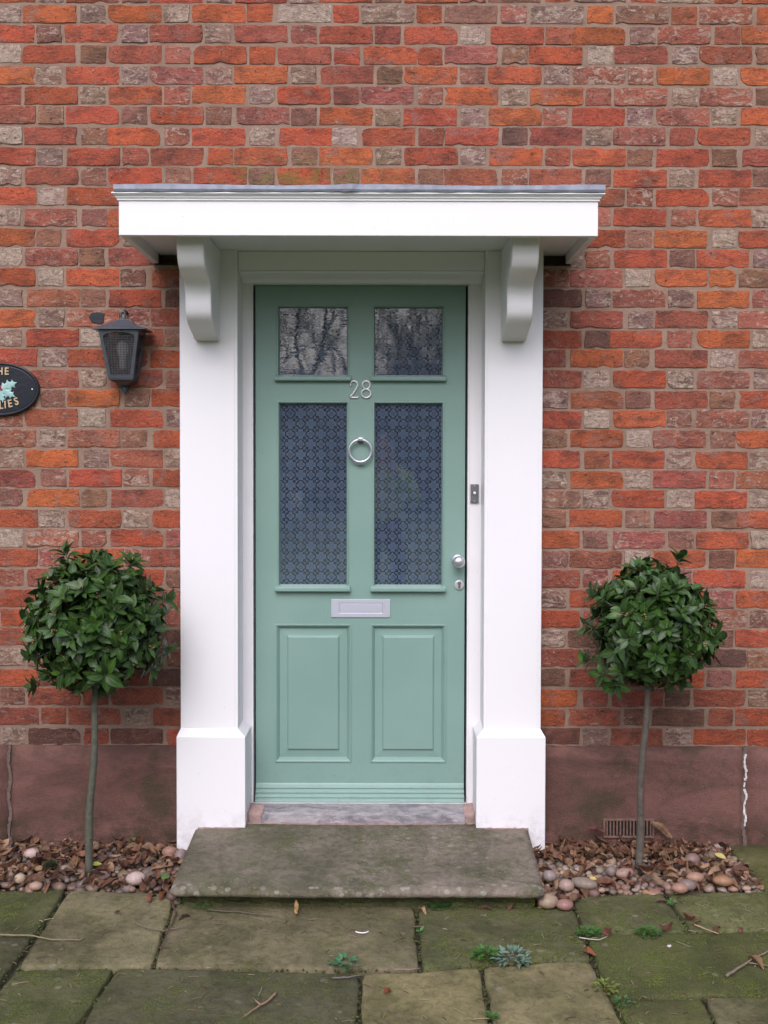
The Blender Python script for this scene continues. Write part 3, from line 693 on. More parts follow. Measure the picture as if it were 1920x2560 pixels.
# flags nearer the camera and to the sides, outside the picture
yb = G(960, 2764)[1]; sr = random.Random(9); y = yb - 0.004; k = 0
while y > -3.3:
    d_ = sr.uniform(0.42, 0.62); x = -3.4 + sr.uniform(0, 0.3)
    while x < 3.6:
        w = sr.uniform(0.5, 0.85)
        slab([(x, y), (x + w - .006, y), (x + w - .006, y - d_ + .006), (x, y - d_ + .006)], (sr.uniform(.7, 1.1),) * 3, sr.uniform(.3, .8), 300 + k); k += 1; x += w
    y -= d_
for (xa, xb) in ((-3.4, G(-60, 2545)[0] - 0.35), (G(2335, 2488)[0] + 0.12, 3.6)):
    y = -0.44
    while y > yb + 0.1:
        d_ = min(0.5, y - yb) - 0.004
        slab([(xa, y), (xb, y), (xb, y - d_), (xa, y - d_)], (0.8, 0.8, 0.7), 0.6, 400 + k); k += 1; y -= d_ + 0.006
# moss and dirt packed in the joints: uneven tufts along the slab edges
import mathutils
mr = random.Random(15); b = MB()
for pl, _, ms in flags:
    g = GP(pl)
    for i in range(len(g)):
        a, c = g[i], g[(i+1) % len(g)]; L = math.hypot(c[0]-a[0], c[1]-a[1])
        for q in range(int(L / 0.006)):
            if mr.random() < 0.5 or mathutils.noise.noise(Vector((a[0]*3 + q*.03, a[1]*3, 1))) < -0.1: continue
            t_ = mr.random(); x, y = a[0] + (c[0]-a[0])*t_ + mr.gauss(0, .0035), a[1] + (c[1]-a[1])*t_ + mr.gauss(0, .0035)
            s_ = mr.uniform(0.002, 0.0055); b.ico((x, y, -0.010 + mr.uniform(-.004, .003)), s_, s_, s_ * 0.9, mr.uniform(0, 3), 0.3, mr, 1)
tag(b.build('joint_moss', M['moss']), 'low green moss growing in the joints between the paving flags', 'moss', kind='stuff')
b = MB()
for _ in range(12000):                            # small moss cushions on the mossy flags
    pl, _t, ms = flags[mr.choice([4, 4, 7, 7, 7, 12, 10, 0, 5, 6, 11])]
    g = GP(pl); xs = [p[0] for p in g]; ys = [p[1] for p in g]
    x, y = mr.uniform(min(xs), max(xs)), mr.uniform(min(ys), max(ys))
    if x < -1.6 or x > 1.9: continue
    import mathutils
    nz = mathutils.noise.noise(Vector((x * 7, y * 12, 3.1)))
    if nz + .35 * mathutils.noise.noise(Vector((x * 40, y * 50, 1))) < 0.14: continue
    ins = False; j = len(g) - 1
    for i in range(len(g)):
        if (g[i][1] > y) != (g[j][1] > y) and x < (g[j][0]-g[i][0])*(y-g[i][1])/(g[j][1]-g[i][1]) + g[i][0]: ins = not ins
        j = i
    if not ins: continue
    s_ = mr.uniform(0.0010, 0.0036); b.ico((x, y, 0.0003), s_ * 1.5, s_ * 1.2, s_ * 0.6, mr.uniform(0, 3), 0.35, mr, 1)
tag(b.build('moss', M['cushion']), 'short cushions of moss over the darker paving flags', 'moss', kind='stuff')

# ------------------------------------------------------------------ stone step and threshold
zb_ = P(900, 2071, -0.10)[1]; YF = -0.62; zf = P(900, 2224, YF)[1]; zbot = P(900, 2246, YF)[1]
def slope(y): return zb_ + (zf - zb_) * (y + 0.10) / (YF + 0.10)
xl0, xr0 = P(489, 2072, -0.10)[0], P(1320, 2075, -0.10)[0]; xl1, xr1 = P(424, 2238, YF)[0], P(1362, 2238, YF)[0]
sr = random.Random(3); b = MB()
nx = 60; prof = [(0.03, 0), (-0.10, 0), (-0.30, 0), (-0.50, 0), (YF + 0.030, 0), (YF + 0.013, -0.003), (YF + 0.003, -0.010), (YF, -0.018), (YF + 0.004, -0.028), (YF + 0.018, zbot - zf - 0.004), (0.03, zbot - zf - 0.006)]
rings = []
for i in range(nx + 1):
    t_ = i / nx; ring = []
    e = min(t_, 1 - t_) * nx
    for (y, dz) in prof:
        f = max(0, min(1, (y + 0.10) / (YF + 0.10)))
        xa, xb = xl0 + (xl1 - xl0) * f, xr0 + (xr1 - xr0) * f
        x = xa + (xb - xa) * t_
        yy = y + (0.0025 * math.sin(x * 9) + sr.uniform(-.0016, .0016) + (0.010 if e < 1 else 0) if y < -0.55 else 0)
        zz = (slope(y) + dz) + (-0.006 * math.exp(-((x - 0.02) / 0.28) ** 2) * (1 if dz == 0 and y < -0.05 else 0.5)) + sr.uniform(-.0006, .0006) - (0.006 if e < 1 and dz > -0.01 else 0)
        ring.append((x, yy, zz))
    rings.append(ring)
b.rings(rings)
step = b.build('stone_step', M['step'], smooth=True, recalc=True); tag(step, 'large worn sandstone doorstep slab with lichen spots along its rounded front edge', 'doorstep')
rr = random.Random(8); b = MB(); n = 44; V = []
ya = YF + 0.045
rg = []
for i in range(n + 1):
    x = xl1 + 0.035 + (xr1 - xl1 - 0.06) * i / n
    j = lambda a: rr.uniform(-a, a)
    rg.append([(x, ya + 0.012 + j(.003), slope(YF) - 0.030), (x, ya + j(.007), 0.030 + j(.004)), (x, ya + 0.010 + j(.006), 0.014 + j(.004)), (x, ya + 0.002 + j(.006), -0.02), (x, 0.0, -0.02), (x, 0.0, slope(YF) - 0.03)])
b.rings(rg); o = b.build('riser', M['slab'], step, recalc=True); o.color = (0.42, 0.44, 0.34, 0.8)

xt0, zt0 = P(628, 2016, 0.03); xt1, _ = P(1184, 2016, 0.03)
zthr = P(900, 2036, -0.045)[1]
b = MB(); rr = random.Random(4); rg = []
zlo = zb_ - 0.01
for i in range(41):
    x = P(655, 2040, -0.05)[0] + (P(1162, 2040, -0.05)[0] - P(655, 2040, -0.05)[0]) * i / 40
    j = lambda a: rr.uniform(-a, a)
    rg.append([(x, 0.20, zthr + 0.012), (x, 0.05, zthr + 0.010 + j(.001)), (x, -0.030 + j(.002), zthr + 0.003 + j(.0015)), (x, -0.046 + j(.003), zthr - 0.004 + j(.002)), (x, -0.050 + j(.003), zlo), (x, 0.20, zlo)])
b.rings(rg); thr = b.build('threshold_stone', M['threshold'], smooth=False, recalc=True); tag(thr, 'worn grey slate threshold under the green door, cemented in at both ends', 'threshold')
for (xa, xb) in ((P(621, 2040, -0.04)[0], P(656, 2040, -0.05)[0]), (P(1161, 2040, -0.05)[0], P(1187, 2040, -0.04)[0])):
    o = rough_block(xa, xb, -0.047, 0.16, zlo, zthr + 0.007, 77, 5, 4, 0.003).build('cement_fillet', M['cement'], thr, smooth=True)
b = MB(); rr = random.Random(2); x = P(497, 2071, -0.1)[0]
while x < P(1312, 2071, -0.1)[0]:
    w = rr.uniform(0.008, 0.02); yy = -0.103 if (x < X_PL - 0.0 or x > X_PR) else -0.054
    b.box(x, x + w, yy - rr.uniform(0, .004), yy + 0.02, zb_ - 0.01, zb_ + rr.uniform(0.001, 0.005)); x += w * 0.99
o = b.build('pointing', M['cement'], thr); o['kind'] = 'stuff'

# ------------------------------------------------------------------ doorcase: pilasters, brackets, frame, frieze
case = empty('door_surround', ((X_PL + X_PR) / 2, -0.05, 0), 'white painted timber doorcase with two plain pilasters and scroll brackets', 'doorcase')
YP, YB, YFR, YD = -0.070, -0.100, 0.070, 0.082
for side in (0, 1):
    xa, xb = (X_OL, X_PL) if side == 0 else (X_PR, X_OR)
    zt = SOFZ + 0.002; zs = P(900, 1826, YP)[1] - 0.002
    b = MB(); b.box(xa, xb, YP, YFR + 0.03, zs, zt)
    # thin lines worked near the two arrises
    pil = b.build('pilaster', M['white'], case, bevel=0.003)
    for xx in ((xa + 0.0115, xb - 0.0105)):
        pass
    b = MB(); b.box(xa + 0.012, xb - 0.011, YP - 0.0022, YP + 0.001, zs, SOFZ - 0.001); b.build('facing', M['white'], pil, bevel=0.001, seg=1)
    # base block with chamfered top, notched over the step
    bx0, bx1 = (P(441, 1900, YB)[0], P(613, 1900, YB)[0]) if side == 0 else (P(1191, 1900, YB)[0], P(1364, 1900, YB)[0])
    z_a = P(900, 1844, YB)[1]; z_b = P(900, 1826, YP)[1] + 0.008
    zl = 0.0
    sx0, sx1 = (bx0, xl0 + 0.008) if side == 0 else (xr0 - 0.008, bx1)      # the leg beside the step
    b = MB()
    L_ = [(bx0, zl), (sx1, zl), (sx1, zb_ + .001), (bx1, zb_ + .001), (bx1, z_a), (bx0, z_a)] if side == 0 else [(bx0, zb_ + .001), (sx0, zb_ + .001), (sx0, zl), (bx1, zl), (bx1, z_a), (bx0, z_a)]
    b.prism_y(L_, YB, YFR - 0.002)
    b.rings([[(bx0, YB, z_a), (bx1, YB, z_a), (bx1, YFR - 0.002, z_a), (bx0, YFR - 0.002, z_a)],
             [(xa + 0.001, YP - 0.004, z_b), (xb - 0.001, YP - 0.004, z_b), (xb - 0.001, YFR - 0.003, z_b), (xa + 0.001, YFR - 0.003, z_b)]])
    import bmesh
    o = b.build('base_block', M['white'], pil)
    bb = bmesh.new(); bb.from_mesh(o.data); bmesh.ops.remove_doubles(bb, verts=bb.verts, dist=0.0002)
    fs = {}
    for f in list(bb.faces):
        key = tuple(sorted(v.index for v in f.verts))
        fs.setdefault(key, []).append(f)
    dead = [f for l in fs.values() if len(l) > 1 for f in l]
    bmesh.ops.delete(bb, geom=dead, context='FACES_ONLY'); bmesh.ops.recalc_face_normals(bb, faces=bb.faces); bb.to_mesh(o.data); bb.free()
    m = o.modifiers.new('bevel', 'BEVEL'); m.width = 0.0025; m.segments = 2; m.limit_method = 'ANGLE'; m.angle_limit = R(25)
# scroll brackets
zpx = [586, 612, 640, 660, 675, 688, 698, 709, 721, 740, 760, 778, 791, 803, 814, 829, 843, 850]
dst = [-.420, -.427, -.418, -.404, -.384, -.352, -.322, -.298, -.284, -.276, -.276, -.272, -.262, -.246, -.222, -.170, -.122, -.112]
def bracket(xc, wd=0.096):
    front = [(y, P(968, p, y)[1]) for p, y in zip(zpx, dst)]
    front[0] = (front[0][0], SOFZ - 0.001)
    prof = front + [(YP - 0.002, front[-1][1]), (YP - 0.002, SOFZ - 0.001)]
    b = MB(); b.prism_x(prof, xc - wd/2, xc + wd/2)
    o = b.build('bracket', M['white'], case, recalc=True)
    m = o.modifiers.new('bevel', 'BEVEL'); m.width = 0.007; m.segments = 3; m.limit_method = 'ANGLE'; m.angle_limit = R(50)
    o.data.polygons.foreach_set('use_smooth', [len(p.vertices) == 4 for p in o.data.polygons])
    w = o.modifiers.new('wn', 'WEIGHTED_NORMAL')
bracket((X_OL + X_PL) / 2 - 0.002); bracket((X_OR + X_PR) / 2 - 0.004)
# frieze board, its return, and the door frame
zfz = P(900, 675, -0.055)[1]
b = MB(); b.box(X_PL + 0.001, X_PR - 0.001, -0.055, YFR + 0.02, zfz, SOFZ - 0.001); b.build('frieze_board', M['white'], case, bevel=0.002)
b = MB(); b.prism_x([(-0.045, zfz - 0.001), (-0.040, zfz - 0.010), (0.03, zfz - 0.020), (0.045, zfz - 0.034), (YFR + 0.01, zfz - 0.036), (YFR + 0.01, zfz - 0.001)], X_PL + 0.001, X_PR - 0.001)
b.build('head_moulding', M['white'], case, recalc=True, bevel=0.0015)
dx0, dzt = P(637, 713, YD); dx1, _ = P(1166, 713, YD); dzb = P(900, 2002, YD)[1]
fi0, fi1 = P(633, 1300, YFR)[0], P(1168.5, 1300, YFR)[0]
zjb = P(900, 2022, YFR)[1]
fr = empty('door_frame', (0, YFR, 0)); attach(fr, case)
for xa, xb in ((X_PL - 0.03, fi0), (fi1, X_PR + 0.03)):
    b = MB(); b.box(xa, xb, YFR, YFR + 0.10, zjb, zfz - 0.03); b.build('jamb', M['white'], fr, bevel=0.003)
    xi = fi0 if xa < 0 else fi1; s_ = 1 if xa < 0 else -1
    b = MB(); b.box(min(xi - s_*0.007, xi + s_*0.0), max(xi - s_*0.007, xi), YFR - 0.003, YFR + 0.002, zjb, P(900, 709, YFR)[1]); b.build('bead', M['white'], fr, bevel=0.001, seg=1)
zh = P(900, 709, YFR)[1]
b = MB(); b.box(fi0, fi1, YFR, YFR + 0.10, zh, zfz - 0.03); b.build('head', M['white'], fr, bevel=0.003)
zal = P(900, 2015, 0.03)[1]
za_, zb__ = P(900, 2006, 0.048)[1], P(900, 2015, 0.048)[1]
b = MB(); b.prism_x([(0.048, zb__ - 0.002), (0.048, za_ - 0.003), (0.052, za_), (YD + 0.04, za_ + 0.002), (YD + 0.04, zb__ - 0.002)], fi0 + 0.001, fi1 - 0.001); b.build('sill', M['alu'], fr, recalc=True, bevel=0.001)
# ------------------------------------------------------------------ the canopy
can = empty('door_canopy', ((X_OL + X_OR) / 2, -0.25, SOFZ), 'white flat-roofed timber door canopy with deep fascia and grey lead top', 'canopy')
YC = -0.50
cx0, zfb = P(297, 588, YC); cx1, _ = P(1495, 590, YC); _, zft = P(900, 503, YC)
b = MB(); b.box(cx0, cx1, YC, YC + 0.025, zfb, zft + 0.02); b.build('fascia', M['white'], can, bevel=0.002)
b = MB(); b.box(cx0 + 0.0005, cx0 + 0.024, YC + 0.0255, -0.002, zfb + 0.0005, zft + 0.02); b.build('side_board', M['white'], can, bevel=0.002)
b = MB(); b.box(cx1 - 0.024, cx1 - 0.0005, YC + 0.0255, -0.002, zfb + 0.0005, zft + 0.02); b.build('side_board', M['white'], can, bevel=0.002)
b = MB(); b.box(cx0 + 0.025, cx1 - 0.025, YC + 0.026, 0.03, SOFZ, SOFZ + 0.012); b.build('soffit', M['white'], can)
_, zm1 = P(900, 479, YC - 0.03); zm0 = zft
zq = zm1 - zm0
pr = [(YC - 0.001, zm0), (YC - 0.005, zm0 + .001), (YC - 0.005, zm0 + zq*.28), (YC - 0.009, zm0 + zq*.36), (YC - 0.010, zm0 + zq*.58), (YC - 0.013, zm0 + zq*.64), (YC - 0.017, zm0 + zq*.80), (YC - 0.020, zm0 + zq*.84), (YC - 0.020, zm1)]
def mould(pr, name):
    'front run with mitred returns to the wall'
    rg = []
    base = YC
    def pt(off, z, k):
        e = -(off - base)                # projection beyond the fascia
        return [(cx0 - e, 0.0, z), (cx0 - e, base - e, z), (cx1 + e, base - e, z), (cx1 + e, 0.0, z)][k]
    loop = pr + [(YC + 0.01, zm1)] + [(YC + 0.01, zm0)]
    for k in range(4): rg.append([pt(o_, z, k) for o_, z in loop])
    b = MB(); b.rings(rg); return b.build(name, M['white'], can, recalc=True)
mould(pr, 'cornice_moulding')
# lead: flat sheet dressed over the front edge, rippled
lx0, lzt = P(281, 457, YC - 0.036); lx1, _ = P(1516, 460, YC - 0.036)
lr = random.Random(12); rg = []; n = 70
for i in range(n + 1):
    x = lx0 + (lx1 - lx0) * i / n; w = 0.0014 * math.sin(i * 0.9) + lr.uniform(-.0012, .0012); seam = 0.004 if i in (33, 34) else 0
    ztop = lzt + 0.002 * math.sin(i * 0.21) + lr.uniform(-.0008, .0008)
    rg.append([(x, YC - 0.023 + w - seam, zm1 + 0.001 + lr.uniform(-.001, .0015)), (x, YC - 0.026 + w - seam, zm1 + 0.009), (x, YC - 0.025 + w - seam, ztop - 0.003), (x, YC - 0.019, ztop + seam*.5), (x, -0.25, ztop + 0.015), (x, -0.001, ztop + 0.030), (x, -0.001, zm1 + 0.002), (x, YC - 0.016, zm1 + 0.0015)])
b = MB(); b.rings(rg); b.build('lead_sheet', M['lead'], can, smooth=False, recalc=True)
b = MB(); x = lx0
while x < lx1 - 0.02:
    w = lr.uniform(0.015, 0.05); h_ = lr.uniform(0.002, 0.013)
    b.box(x, min(x + w, lx1), -0.012 - lr.uniform(0, .004), -0.0005, lzt + 0.025, lzt + 0.034 + h_); x += w
b.build('lime_pointing', M['leadwhite'], can)

# ------------------------------------------------------------------ the door
door = empty('front_door', ((dx0 + dx1) / 2, YD, dzb), 'sage green panelled front door with four glazed panes and the number 28', 'door')
T = 0.044
def xr_(p, q=1300, y=YD): return P(p, q, y)[0]
def zr_(q, y=YD, p=900): return P(p, q, y)[1]
# stiles and rails: one sheet round the six openings, with depth
ops = []
PANES = [(697, 868, 768, 939), (935, 1105, 768, 939), (698, 867, 1008, 1464), (936, 1105, 1008, 1464)]
PANELS = [(690, 876, 1563, 1903), (929, 1114, 1563, 1903)]
for a, c, t0, t1 in PANES + PANELS:
    ops.append((xr_(a), xr_(c), zr_(t1), zr_(t0)))
def leaf_sheet(x0, x1, z0, z1_, holes, y0, y1):
    xs = sorted({x0, x1} | {v for h in holes for v in h[:2]}); zs = sorted({z0, z1_} | {v for h in holes for v in h[2:]})
    inside = lambda xm, zm: not any(h[0] < xm < h[1] and h[2] < zm < h[3] for h in holes) and x0 < xm < x1 and z0 < zm < z1_
    V = {}; vv = []; Fc = []
    def vid(p):
        if p not in V: V[p] = len(vv); vv.append(p)
        return V[p]
    nx, nz = len(xs) - 1, len(zs) - 1
    ok = [[inside((xs[i]+xs[i+1])/2, (zs[k]+zs[k+1])/2) for k in range(nz)] for i in range(nx)]
    for i in range(nx):
        for k in range(nz):
            if not ok[i][k]: continue
            a, c, e, g = xs[i], xs[i+1], zs[k], zs[k+1]
            Fc.append([vid((a,y0,e)), vid((c,y0,e)), vid((c,y0,g)), vid((a,y0,g))]); Fc.append([vid((a,y1,g)), vid((c,y1,g)), vid((c,y1,e)), vid((a,y1,e))])
            for di, dk, p, q in ((-1,0,(a,e),(a,g)), (1,0,(c,g),(c,e)), (0,-1,(c,e),(a,e)), (0,1,(a,g),(c,g))):
                ii, kk = i+di, k+dk
                if not (0 <= ii < nx and 0 <= kk < nz and ok[ii][kk]):
                    Fc.append([vid((p[0],y0,p[1])), vid((p[0],y1,p[1])), vid((q[0],y1,q[1])), vid((q[0],y0,q[1]))])
    b = MB(); b.add(vv, Fc); return b
b = leaf_sheet(dx0 + 0.002, dx1 - 0.002, dzb, dzt - 0.001, ops, YD, YD + T)
o = b.build('stiles_and_rails', M['green'], door, recalc=True)
bb = bmesh.new(); bb.from_mesh(o.data); bmesh.ops.dissolve_limit(bb, angle_limit=R(1), verts=bb.verts, edges=bb.edges); bb.to_mesh(o.data); bb.free()
m = o.modifiers.new('bevel', 'BEVEL'); m.width = 0.0025; m.segments = 2; m.limit_method = 'ANGLE'; m.angle_limit = R(40)
w = o.modifiers.new('wn', 'WEIGHTED_NORMAL'); o.data.polygons.foreach_set('use_smooth', [True] * len(o.data.polygons))
def rect_ring(x0, x1, z0, z1_, y): return [(x0, y, z0), (x1, y, z0), (x1, y, z1_), (x0, y, z1_)]
def frame_ring(o0, prof):
    'rectangular moulding from (inset, y) steps'
    x0, x1, z0, z1_ = o0
    return [rect_ring(x0 + e, x1 - e, z0 + e, z1_ - e, y) for e, y in prof]
# glazing: pane + beads + sill, per opening
for idx, (op, px) in enumerate(zip(ops[:4], PANES)):
    x0, x1, z0, z1_ = op
    b = MB(); b.rings(frame_ring(op, [(-0.0075, YD + 0.001), (-0.0075, YD - 0.004), (-0.002, YD - 0.005), (0.0005, YD + 0.004), (0.003, YD + 0.014), (0.003, YD + 0.03)]), False, False)
    b.build('glazing_bead', M['green'], door, recalc=True, bevel=0.0008, seg=1)
    b = MB(); b.box(x0 - 0.001, x1 + 0.001, YD + 0.016, YD + 0.022, z0 - 0.001, z1_ + 0.001)
    p = b.build('glass_pane', M['glass'], door)
    xs0, xs1 = x0 - 0.0145, x1 + 0.0145; zc = z0 - 0.003
    b = MB(); b.prism_x([(YD - 0.001, zc + 0.004), (YD - 0.011, zc), (YD - 0.024, zc - 0.004), (YD - 0.024, zc - 0.017), (YD - 0.020, zc - 0.020), (YD - 0.001, zc - 0.021)], xs0, xs1)
    b.build('glazing_sill', M['green'], door, recalc=True, bevel=0.0015)
# raised and fielded lower panels
for op in ops[4:]:
    x0, x1, z0, z1_ = op
    b = MB()
    b.rings(frame_ring(op, [(-0.0045, YD + 0.002), (-0.0045, YD - 0.0035), (0.001, YD - 0.0045), (0.0045, YD - 0.0005), (0.009, YD + 0.004), (0.0135, YD + 0.013), (0.016, YD + 0.016)]), False, False)
    b.build('panel_moulding', M['green'], door, recalc=True, bevel=0.0008, seg=1)
    ix = 0.051; iz = 0.050
    yb_, yf_ = YD + 0.0145, YD + 0.003
    rg = [rect_ring(x0 + 0.001, x1 - 0.001, z0 + 0.001, z1_ - 0.001, yb_ + 0.02), rect_ring(x0 + 0.001, x1 - 0.001, z0 + 0.001, z1_ - 0.001, yb_),
          rect_ring(x0 + ix - 0.008, x1 - ix + 0.008, z0 + iz - 0.008, z1_ - iz + 0.008, YD + 0.0105), rect_ring(x0 + ix - 0.002, x1 - ix + 0.002, z0 + iz - 0.002, z1_ - iz + 0.002, yf_ + 0.001), rect_ring(x0 + ix, x1 - ix, z0 + iz, z1_ - iz, yf_)]
    b = MB(); b.rings(rg, False, True); b.build('raised_panel', M['green'], door, recalc=True)
# ribbed weather bar at the foot
za, zc = zr_(1957), dzb + 0.001
pr = [(YD - 0.0005, za)]; nrib = 4
H = za - zc
for i in range(nrib):
    zz = za - H * (0.08 + 0.92 * i / nrib) ; hh = H * 0.92 / nrib
    yy = -0.006 - 0.007 * i
    pr += [(YD + yy + 0.002, zz), (YD + yy - 0.005, zz - hh * 0.35), (YD + yy - 0.007, zz - hh * 0.75), (YD + yy - 0.004, zz - hh * 0.98)]
pr += [(YD - 0.0005, zc)]
b = MB(); b.prism_x(pr, dx0 + 0.003, dx1 - 0.003); b.build('weather_bar', M['green'], door, recalc=True, bevel=0.0008, seg=2)
b = MB(); b.box(dx0 + 0.004, dx1 - 0.004, YD - 0.001, YD + 0.03, dzb - 0.012, dzb - 0.0005); b.build('seal', M['black'], door)
# letter plate
lpx0, lpx1, lpz0, lpz1 = xr_(828), xr_(976), zr_(1543), zr_(1498)
b = MB(); b.rings([rect_ring(lpx0, lpx1, lpz0, lpz1, YD + 0.001), rect_ring(lpx0, lpx1, lpz0, lpz1, YD - 0.0045)] + frame_ring((xr_(849), xr_(956), zr_(1532), zr_(1508)), [(-0.0012, YD - 0.0045), (0.0, YD - 0.0015)]), True, True)
lp = b.build('letter_plate', M['plate'], door, recalc=True, bevel=0.0012)
b = MB(); b.box(xr_(849) + 0.0013, xr_(956) - 0.0013, YD - 0.0035, YD - 0.0016, zr_(1532) + 0.0013, zr_(1508) - 0.0013); b.build('flap', M['plate'], lp, bevel=0.001)
# ring knocker
kx, kz = P(901, 1127, YD - 0.02)
kn = empty('knocker', (kx, YD, kz + 0.045)); attach(kn, door)
b = MB(); b.tube([(kx + 0.0445 * math.cos(a), YD - 0.022, kz + 0.0445 * math.sin(a)) for a in [2*PI*i/48 for i in range(48)]], 0.0057, 12, closed=True); b.build('ring', M['satin'], kn, smooth=True, recalc=True)
b = MB(); b.box(kx - 0.011, kx + 0.011, YD - 0.030, YD + 0.001, kz + 0.039, kz + 0.053); b.build('hinge_block', M['satin'], kn, bevel=0.003)
b = MB(); b.lathe_y(kx, kz + 0.040, [(0.013, YD + 0.001), (0.013, YD - 0.004), (0.010, YD - 0.006)]); b.build('mount', M['satin_dark'], kn, smooth=False)
b = MB(); b.box(kx - 0.010, kx + 0.010, YD - 0.018, YD + 0.001, kz - 0.056, kz - 0.046); b.build('striker', M['satin'], kn, bevel=0.002)
# house number
def digit(pts, name):
    n = len(pts); rad = [0.0041] * n; rad[0] = 0.0052; rad[-1] = 0.0043
    q = [(x, YD - 0.0035, z) for x, z in pts]
    b = MB(); b.tube(q, rad, 8); return b.build(name, M['digit'], door, smooth=True, recalc=True)
nx0, nzt = P(873, 951, YD); nx1, nzb = P(897, 996, YD); W_, H_ = nx1 - nx0, nzt - nzb
two = []
for i in range(3): a = R(200 + 80 * i); two.append((0.20 + 0.07 * math.cos(a), 0.76 + 0.04 * math.sin(a)))
for i in range(13): a = R(175 - 215 * i / 12); two.append((0.50 + 0.38 * math.cos(a), 0.745 + 0.215 * math.sin(a)))
two += [(0.66, 0.46), (0.42, 0.27), (0.20, 0.14), (0.10, 0.06), (0.11, 0.04), (0.35, 0.045), (0.65, 0.04), (0.88, 0.035), (0.92, 0.10)]
digit([(nx0 + a * W_, nzb + c * H_) for a, c in two], 'house_number')
ex0, ex1 = P(902, 951, YD)[0], P(929, 951, YD)[0]; W_ = ex1 - ex0; n8 = 40; eight = []
for i in range(n8 + 1):
    a = 2 * PI * i / n8; s_ = math.sin(a); c_ = math.cos(a)
    # lower loop for the first half, upper loop for the second
    if i <= n8 // 2: th = -PI/2 + 0 + 2*a; eight.append((0.5 - 0.43 * math.cos(th - 0) * -1, 0.27 + 0.235 * math.sin(th) * -1 ))
    else: th = PI/2 - 2*a + PI; eight.append((0.5 + 0.35 * math.cos(th), 0.745 + 0.21 * math.sin(th)))
eight = [(0.5 + 0.43 * math.cos(R(90 - 18*i)), 0.27 + 0.235 * math.sin(R(90 - 18*i))) for i in range(20)] + [(0.5 + 0.35 * math.cos(R(-90 + 18*i)), 0.735 + 0.225 * math.sin(R(-90 + 18*i))) for i in range(21)]
digit([(ex0 + a * W_, nzb + c * H_) for a, c in eight], 'house_number')
# knob and cylinder
qx, qz = P(1145, 1402, YD)
kb = empty('door_knob', (qx, YD, qz)); attach(kb, door)
b = MB(); b.lathe_y(qx, qz, [(0.026, YD + 0.001), (0.026, YD - 0.004), (0.023, YD - 0.007), (0.012, YD - 0.010), (0.012, YD - 0.02)], 32); b.build('rose', M['satin'], kb, smooth=True, recalc=True)
b = MB(); b.lathe_y(qx, qz, [(0.010, YD - 0.018), (0.012, YD - 0.026), (0.0205, YD - 0.033), (0.0245, YD - 0.042), (0.0245, YD - 0.050), (0.0215, YD - 0.058), (0.015, YD - 0.064), (0.007, YD - 0.0665), (0.0005, YD - 0.067)], 32); b.build('ball', M['satin'], kb, smooth=True, recalc=True)
qx, qz = P(1148, 1462, YD)
b = MB(); b.lathe_y(qx, qz, [(0.0195, YD + 0.001), (0.0195, YD - 0.005), (0.0175, YD - 0.0075), (0.0001, YD - 0.0078)], 32); ck = b.build('lock_escutcheon', M['digit'], door, recalc=True, bevel=0.0008, seg=1)
b = MB(); b.lathe_y(qx, qz + 0.006, [(0.0072, YD - 0.0075), (0.0072, YD - 0.0095), (0.0001, YD - 0.0096)], 20); b.box(qx - 0.0042, qx + 0.0042, YD - 0.0093, YD - 0.0075, qz - 0.013, qz + 0.002); cy = b.build('cylinder', M['satin_dark'], ck, recalc=True)
# bell push on the right-hand jamb
bx0, bz1 = P(1176, 1210, YFR); bx1, bz0 = P(1196, 1257, YFR)
bell = empty('door_bell', ((bx0 + bx1)/2, YFR, bz0), 'small steel bell push plate with round white button on the right door jamb', 'doorbell')
b = MB(); b.box(bx0, bx1, YFR - 0.010, YFR - 0.0005, bz0, bz1); b.build('plate', M['satin_dark'], bell, bevel=0.002)
bxc, bzc = (bx0 + bx1)/2, (bz0 + bz1)/2 + 0.002
b = MB(); b.lathe_y(bxc, bzc, [(0.0085, YFR - 0.0095), (0.0085, YFR - 0.0115), (0.0070, YFR - 0.012)], 20); b.build('bezel', M['black'], bell)
b = MB(); b.lathe_y(bxc, bzc, [(0.0068, YFR - 0.0115), (0.0065, YFR - 0.0145), (0.004, YFR - 0.016), (0.0003, YFR - 0.0163)], 20); b.build('button', M['ivory'], bell, smooth=True, recalc=True)
for zz in (bz1 - 0.007, bz0 + 0.007):
    b = MB(); b.lathe_y(bxc, zz, [(0.0022, YFR - 0.0095), (0.0018, YFR - 0.0112), (0.0002, YFR - 0.0115)], 10); b.build('screw', M['digit'], bell)
# black board added behind the door in place of the unlit hall
b = MB(); b.box(dx0 - 0.02, dx1 + 0.02, YD + T + 0.01, YD + T + 0.03, dzb - 0.05, dzt + 0.05); o = b.build('dark_hall_board', M['dark'], case)

